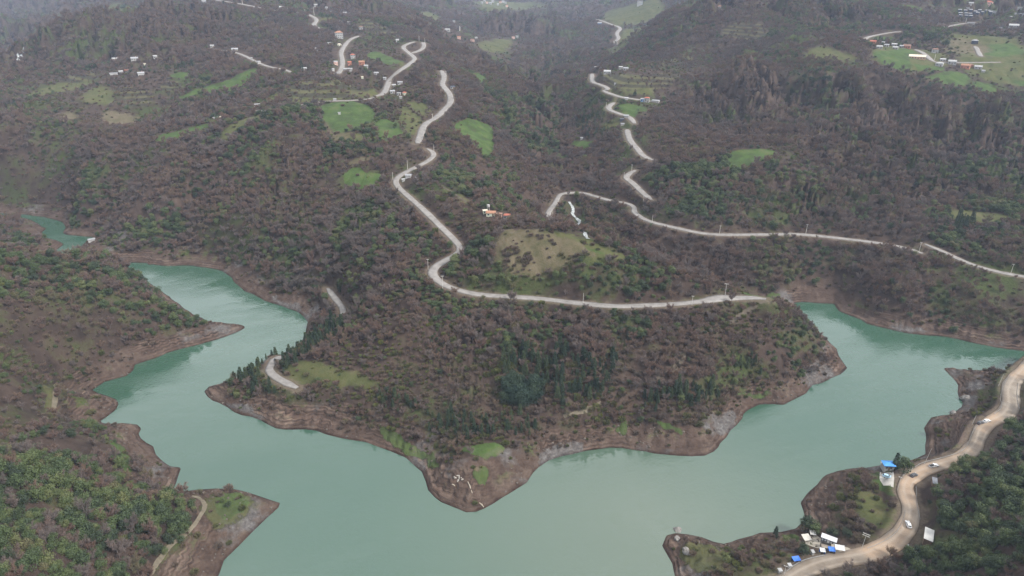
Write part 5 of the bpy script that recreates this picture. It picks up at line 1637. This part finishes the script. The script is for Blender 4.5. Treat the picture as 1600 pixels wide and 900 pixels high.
def rock_mesh(seed, sx, sy, sz):
    bm = bmesh.new(); bmesh.ops.create_icosphere(bm, subdivisions=3, radius=1); rg = np.random.RandomState(seed); o = rg.uniform(0, 50, 3)
    for v in bm.verts:
        n = float(fbm(np.array([v.co.x * 1.3 + o[0] + v.co.z]), np.array([v.co.y * 1.3 + o[1] - v.co.z]), 4)[0]); s = .6 + .85 * n
        v.co = (v.co.x * sx * s, v.co.y * sy * s, v.co.z * sz * s)
    me = bpy.data.meshes.new('rock'); bm.to_mesh(me); bm.free(); return me


def m_foam(t, b, out):
    c = t.ramp(t.noise(t.pos(), .6, 5, .7), [(.32, (.07, .08, .075)), (.5, (.22, .235, .235)), (.66, (.42, .43, .43))], 1.0)
    t.put(b.inputs['Base Color'], c); b.inputs['Roughness'].default_value = .35


def rubble():
    """loose stones on the bare banks: nobody could count them, so one object"""
    rg = np.random.RandomState(17); P = []
    for r0, r1, sp in ((170, 420, 2.2), (420, 700, 3.4)):
        P.append(jitter_grid(rg, r0, r1, sp, 48))
    P = np.vstack(P); x, y = P.T; sd = sample(SD, x, y); z = sample(Z, x, y)
    pr = np.clip((fbm(x / 16, y / 16, 3) - .42) * 2.6, .03, .9)
    m = (sd > .6) & (sd < 26) & (z < 7.5) & (rg.uniform(size=len(x)) < pr)
    P = np.column_stack([x, y, z - .05])[m]; rk = plain('rubble_stone', (.085, .072, .062), .95, .1, .5, .6)
    c = bpy.data.collections.new('rubble_kinds')
    for i in range(3):
        me = rock_mesh(60 + i, .62, .5, .42); me.materials.append(rk); c.objects.link(bpy.data.objects.new('rubble_%d' % i, me))
    gn_instances('rubble', c, P, rg.randint(0, 3, len(P)), rg.uniform(0, 6, len(P)), rg.uniform(.35, 1.0, len(P)) ** 2 * 1.25)


CLEAR += [(q[0], q[1], 6.5) for q in ((889, 317), (894, 326), (897, 333), (905, 345), (899, 355), (908, 362), (916, 371), (897, 340), (903, 350), (893, 345), (905, 368))]
CLEAR += [(1294, 846, 8), (1260, 843, 6), (1270, 836, 5), (1290, 853, 6), (1284, 863, 5), (1298, 862, 5), (1311, 859, 6), (1243, 876, 5), (1388, 736, 8), (1381, 732, 5), (1388, 748, 9), (1391, 758, 6),
          (1450, 843, 8), (1451, 856, 5), (1444, 860, 4), (1460, 763, 3.5), (1459, 755, 5), (1275, 848, 8), (1330, 862, 6), (1233, 886, 3), (1440, 850, 5), (1425, 850, 4), (1320, 855, 5), (1302, 850, 5)]


def build_things():
    for h in HOUSES: house(*h)
    for i, (u, v) in enumerate(CABINS):
        house(u, v + 1, 4.6, 2.6, (-12, 10, 4)[i % 3], 'dark', 'pale', 'gable', 'small dark blue holiday cabin with pale roof edge in the packed cabin group', 'cabin', 'cabin', 'dark holiday cabins')
    for i, (u, v) in enumerate(TENTS):
        house(u, v + 1, 2.6, 2.0, i * 9, 'white', 'white', 'gable', 'tiny white hut in the row right of the dark cabins', 'hut', 'hut', 'tiny white huts at the right edge')
    for i, (u, v) in enumerate(FARV):
        house(u, v + 1, 3.2 + (i % 3) * .6, 2.4, i * 17 % 30 - 15, ('white', 'pink', 'white')[i % 3], ('white', 'orange', 'pale')[i % 3], 'gable', 'pale house of the farthest village on the hazy hillside', 'house', 'house', 'houses of the farthest village')
    for q in POLES: pole(*q)
    # slender structures
    p = cast(718.5, 48, Z); D = depth_of(p) / FPX; e = thing('minaret', tuple(p), 'slender pale minaret standing among the far hamlet behind the ridge', 'minaret')
    m = plain('minaret_stone', (.5, .47, .43)); h = 8 * D
    PB().tube([(0, 0, -1), (0, 0, h * .78)], [.9, .75], 10).build('shaft', m, e); PB().tube([(0, 0, h * .62), (0, 0, h * .66)], [1.3, 1.3], 10).build('balcony', m, e)
    PB().tube([(0, 0, h * .78), (0, 0, h)], [.8, .06], 10).build('spire', plain('lead', (.25, .26, .28)), e)
    p = cast(763, 330, Z); D = depth_of(p) / FPX; e = thing('water_tank', tuple(p), 'small white water tank on a stand behind the knob houses', 'water tank')
    for x in (-.7, .7):
        for y in (-.7, .7): PB().box((x, y, 1.2), (.16, .16, 4.4)).build('leg', plain('pole_concrete', (.40, .385, .36)), e)
    PB().tube([(0, 0, 3.4), (0, 0, 5.0)], [1.2, 1.2], 14).build('tank', plain('wall_white', WALL['white']), e); PB().tube([(0, 0, 5.0), (0, 0, 5.4)], [1.22, .2], 14).build('lid', plain('wall_white', WALL['white']), e)
    # vehicles
    white, dark, lblue, silver = car_paint('white', (.55, .55, .55)), car_paint('dark', (.05, .05, .055)), car_paint('light_blue', (.28, .42, .52)), car_paint('silver', (.42, .43, .44))
    car(1418.5, 822, 14, white, 'white car driving on the lower bend of the dirt road')
    car(1427, 745, 62, dark, 'dark car in the middle of the dirt road curve')
    car(1458, 730, 75, white, 'white pickup with a dark load bed on the dirt road', 'pickup')
    car(1541, 660, 70, white, 'white car parked at the roadside by the upper dirt road')
    car(1531, 663, 66, dark, 'dark car parked behind the white one at the upper dirt road')
    car(1386, 747, 112, lblue, 'light blue car parked in the yard below the blue roofed house')
    # rails
    guardrail([(1576, 588), (1568, 602), (1562, 622), (1566, 638), (1553, 648)], 'steel guardrail on the lake side of the upper dirt road')
    guardrail([(1590, 600), (1588, 618), (1592, 640)], 'steel guardrail on the hill side at the top of the dirt road')
    guardrail([(1540, 656), (1525, 667), (1516, 682), (1512, 697), (1500, 708), (1480, 714), (1457, 720), (1440, 724), (1424, 734), (1410, 745)], 'long steel guardrail on the lake side of the middle dirt road')
    guardrail([(1414, 800), (1410, 818), (1398, 836), (1378, 849), (1355, 858)], 'steel guardrail along the lower bend of the dirt road')
    guardrail([(1288, 869), (1262, 874), (1242, 883), (1229, 894)], 'low rail along the bottom road in front of the camp')
    guardrail([(1431, 762), (1432, 790), (1437, 812)], 'leaning rail on the hill side of the dirt road bend')
    # blue roofed house
    p = cast(1389, 736, Z); k = depth_of(p) / FPX; e = thing('lake_house', (p[0], p[1] + 1.8, p[2] + .2), 'small white house with a bright blue roof at the lake shore', 'house', R(-6))
    w, d, h = 15 * k, 3.4, 2.9
    PB().box((0, 0, h / 2 - .6), (w, d, h + 1.2)).build('wall', plain('wall_white', WALL['white']), e); roof_mesh(w, d, h, 'hip', .5).build('roof', plain('blue_sheet', (.05, .22, .55), .5, .4, .15), e)
    for x in (-1.2, .9): PB().box((x, -d / 2 - .03, 1.6), (.8, .08, .9)).build('window', plain('window_glass', (.03, .035, .045), .2, .5, .2), e)
    PB().box((0, -d / 2 - .03, .95), (.8, .08, 1.9)).build('door', plain('door_wood', (.11, .075, .05)), e)
    shed(1380, 732, 7, 2.6, 2.2, -10, plain('wall_white', WALL['white']), plain('roof_white', ROOFC['white']), 'white lean-to shed attached left of the blue roofed house')
    ground_patch('yard', [(1375, 738), (1392, 738), (1397, 748), (1396, 762), (1380, 759), (1374, 748)], plain('yard_concrete', (.30, .285, .26), .9, .2, .15, .3))
    # sheds right of the road
    shed(1449, 843, 27, 2.9, 2.6, 57, plain('wall_brown', WALL['brown']), plain('roof_bright', (.33, .325, .31), .5, .4, .12), 'dark walled shed with a long white roof on the hill side of the road', windows=3, lean=.25)
    p = cast(1459, 757, Z); e = thing('shed', tuple(p), 'narrow dark grey corrugated roof shed half hidden in bushes by the road', 'shed', R(64))
    PB().box((0, 0, .8), (4.6, 1.7, 2.6)).build('wall', plain('wall_brown', WALL['brown']), e); b = PB()
    for i in range(12): b.box((-2.25 + i * .41, 0, 2.18 + (.05 if i % 2 else 0)), (.40, 2.1, .08))
    b.build('roof', plain('corrugated_grey', (.13, .135, .15), .5, .4), e)
    # camp
    ground_patch('camp_yard', [(1256, 840), (1272, 834), (1284, 842), (1300, 850), (1325, 856), (1342, 866), (1320, 868), (1300, 862), (1275, 856), (1258, 850)], plain('yard_dust', (.26, .23, .19), .9, .2, .2, .3))
    shed(1294, 847, 21, 2.3, 2.3, -32, plain('cabin_dark', (.07, .07, .08)), plain('roof_cabin', (.40, .40, .42), .5, .4, .1), 'long white roofed cabin with dark walls at the back of the camp', 'cabin', 'cabin', 5, .15)
    canopy(1259, 845, 12, 3.4, 1.9, 8, plain('cloth_cream', (.38, .36, .32), .8, .2, .12), 'large cream awning at the left of the camp')
    canopy(1269, 837, 9, 2.4, 1.7, -12, plain('cloth_grey', (.36, .35, .34)), 'grey awning behind the cream one at the camp')
    p = cast(1290, 855, Z); k = depth_of(p) / FPX; e = thing('roofless_hut', tuple(p), 'low roofless hut of dark boards in the middle of the camp', 'hut', R(-22)); w = 15 * k
    bm_ = plain('dark_boards', (.06, .055, .05))
    for c, s in (((0, 1.5, .4), (w, .15, 1.6)), ((0, -1.5, .25), (w, .15, 1.3)), ((-w / 2 + .08, 0, .35), (.15, 2.84, 1.5)), ((w / 2 - .08, 0, .35), (.15, 2.84, 1.5))): PB().box(c, s).build('wall', bm_, e)
    PB().box((0, 0, .12), (w - .34, 2.8, .1)).build('floor', plain('grey_wood', (.2, .17, .14)), e)
    bl = plain('cloth_blue', (.035, .12, .42), .6, .3, .2); wh = plain('cloth_white', (.40, .40, .40), .7, .3, .08)
    canopy(1284, 865, 8, 2.0, 1.9, -8, wh, 'white topped shelter with blue sides between blue tarps', bl)
    canopy(1298, 864, 9.5, 2.2, 2.0, -6, bl, 'blue tarp shelter in the middle of the camp front', plain('cloth_navy', (.02, .05, .18)))
    canopy(1311, 861, 14, 2.6, 1.8, -14, wh, 'wide white awning at the right end of the camp front')
    canopy(1243, 878, 12, 2.2, 1.7, 10, bl, 'blue tarp shelter apart at the lower left of the camp', plain('cloth_navy', (.02, .05, .18)))
    for u, v, wp, lab in ((1233, 887, 4, 'small white kiosk by the bottom road left of the blue tarp'), (1218, 895, 4.5, 'white box hut at the bottom edge beside the crossarm pole'), (1269, 866, 3.2, 'tiny white hut between the camp tree and the white topped shelter')):
        shed(u, v, wp, 1.2, 1.6, 6, plain('wall_white', WALL['white']), plain('roof_white', ROOFC['white']), lab, 'kiosk', 'kiosk', 0, .1)
    p = cast(1418, 856, Z); e = thing('road_sign', tuple(p), 'small white sign on a post at the roadside by the white roofed shed', 'sign', facing(p))
    PB().tube([(0, 0, -.3), (0, 0, 1.9)], [.04, .04], 6).build('post', plain('galvanised_steel', (.42, .42, .42)), e); PB().box((0, -.06, 1.5), (.6, .04, .8)).build('panel', plain('sign_white', (.7, .7, .68)), e)
    # stream and waterfall
    foam = mat('white_water', m_foam)
    ribbon('stream', [(889, 316), (893, 322), (896, 330), (894, 335), (903, 342), (907, 347), (899, 353), (898, 357), (908, 361), (914, 367), (918, 374)], 2.6, foam, .5)
    ribbon('waterfall', [(38, 79), (35, 83), (33, 87), (29, 92), (28, 97)], 3.5, foam, 1.0)
    for pts, w in (([(233, 899), (253, 867), (268, 852), (283, 841), (300, 825), (310, 812), (322, 792), (314, 779), (300, 775)], 1.7), ([(90, 603), (88, 618), (84, 635), (72, 653)], 1.8),
                   ([(1197, 471), (1167, 483), (1143, 500), (1117, 517), (1090, 530), (1068, 547), (1067, 563), (1047, 583), (1013, 597)], 2.6), ([(690, 290), (715, 308), (740, 322)], 1.6),
                   ([(423, 416), (437, 424), (460, 432), (480, 438), (500, 444)], 2.6), ([(160, 384), (200, 380), (260, 383), (310, 392)], 2.2), ([(880, 652), (920, 640), (940, 632)], 2.0)):
        ribbon('path', pts, w, plain('path_dust', (.075, .062, .048), .95, .1, .25, .4) if pts[0][1] < 600 else plain('path_pale', (.115, .098, .072), .95, .1, .25, .4), .12)
    rubble()
    # rocks and drift wood
    rk = plain('rock_grey', (.15, .14, .13), .95, .1, .45, 1.2)
    for i, (u, v, s, lab) in enumerate(((1060, 831, 2.6, 'dark boulder standing on the tip of the lower right point'), (1058, 842, 1.6, 'smaller rock just below the boulder on the lower right point'), (1072, 862, 2.2, 'grey rock outcrop in the middle of the lower right point'),
                                        (1508, 622, 2.6, 'pale rock at the notch of the right bank'), (1489, 646, 2.0, 'dark rock by the water between the two right hand headlands'))):
        p = cast(u, v, Z); me = rock_mesh(i, s, s * .8, s * .8); me.materials.append(rk); o = link(bpy.data.objects.new('boulder', me)); o.location = p; o.rotation_euler = (0, 0, i); tag(o, lab, 'boulder')
    rp = plain('rock_pale', (.24, .22, .195), .9, .15, .3, 1.5); ms = rock_mesh(33, .55, .4, .35); ms.materials.append(rp); rg = np.random.RandomState(3)
    for i in range(14):
        u, v = 708 + rg.uniform(0, 15), 743 + rg.uniform(0, 9); o = link(bpy.data.objects.new('stone', ms)); o.location = cast(u, v, Z); o.rotation_euler = (0, 0, i); s = rg.uniform(.6, 1.3); o.scale = (s, s, s)
        tag(o, 'pale stone in the small heap on the tip of the spur', 'stone', 'pale stones on the tip of the spur')
    wd = plain('drift_wood', (.27, .235, .19), .9, .1, .2)
    for (a, b_), lab in ((((731, 753), (738, 771)), 'long bleached log lying down the slope of the tip'), (((749, 786), (756, 793)), 'short bleached log near the water at the tip'), (((706, 757), (711, 760)), 'small bleached log left of the pale stones')):
        A, B = cast(*a, Z), cast(*b_, Z); t = PB().tube([(0, 0, .2), tuple((B - A) * .5 + np.array([.1, .1, .3])), tuple(B - A + np.array([0, 0, .15]))], [.2, .36, .16], 7)
        t.tube([tuple((B - A) * .4 + np.array([0, 0, .25])), tuple((B - A) * .4 + np.array([.6, .3, .7]))], [.09, .03], 5)
        o = t.build('log', wd); o.location = A; tag(o, lab, 'log')
build_setting(); build_haze(); light_and_camera(); build_things(); build_plants()
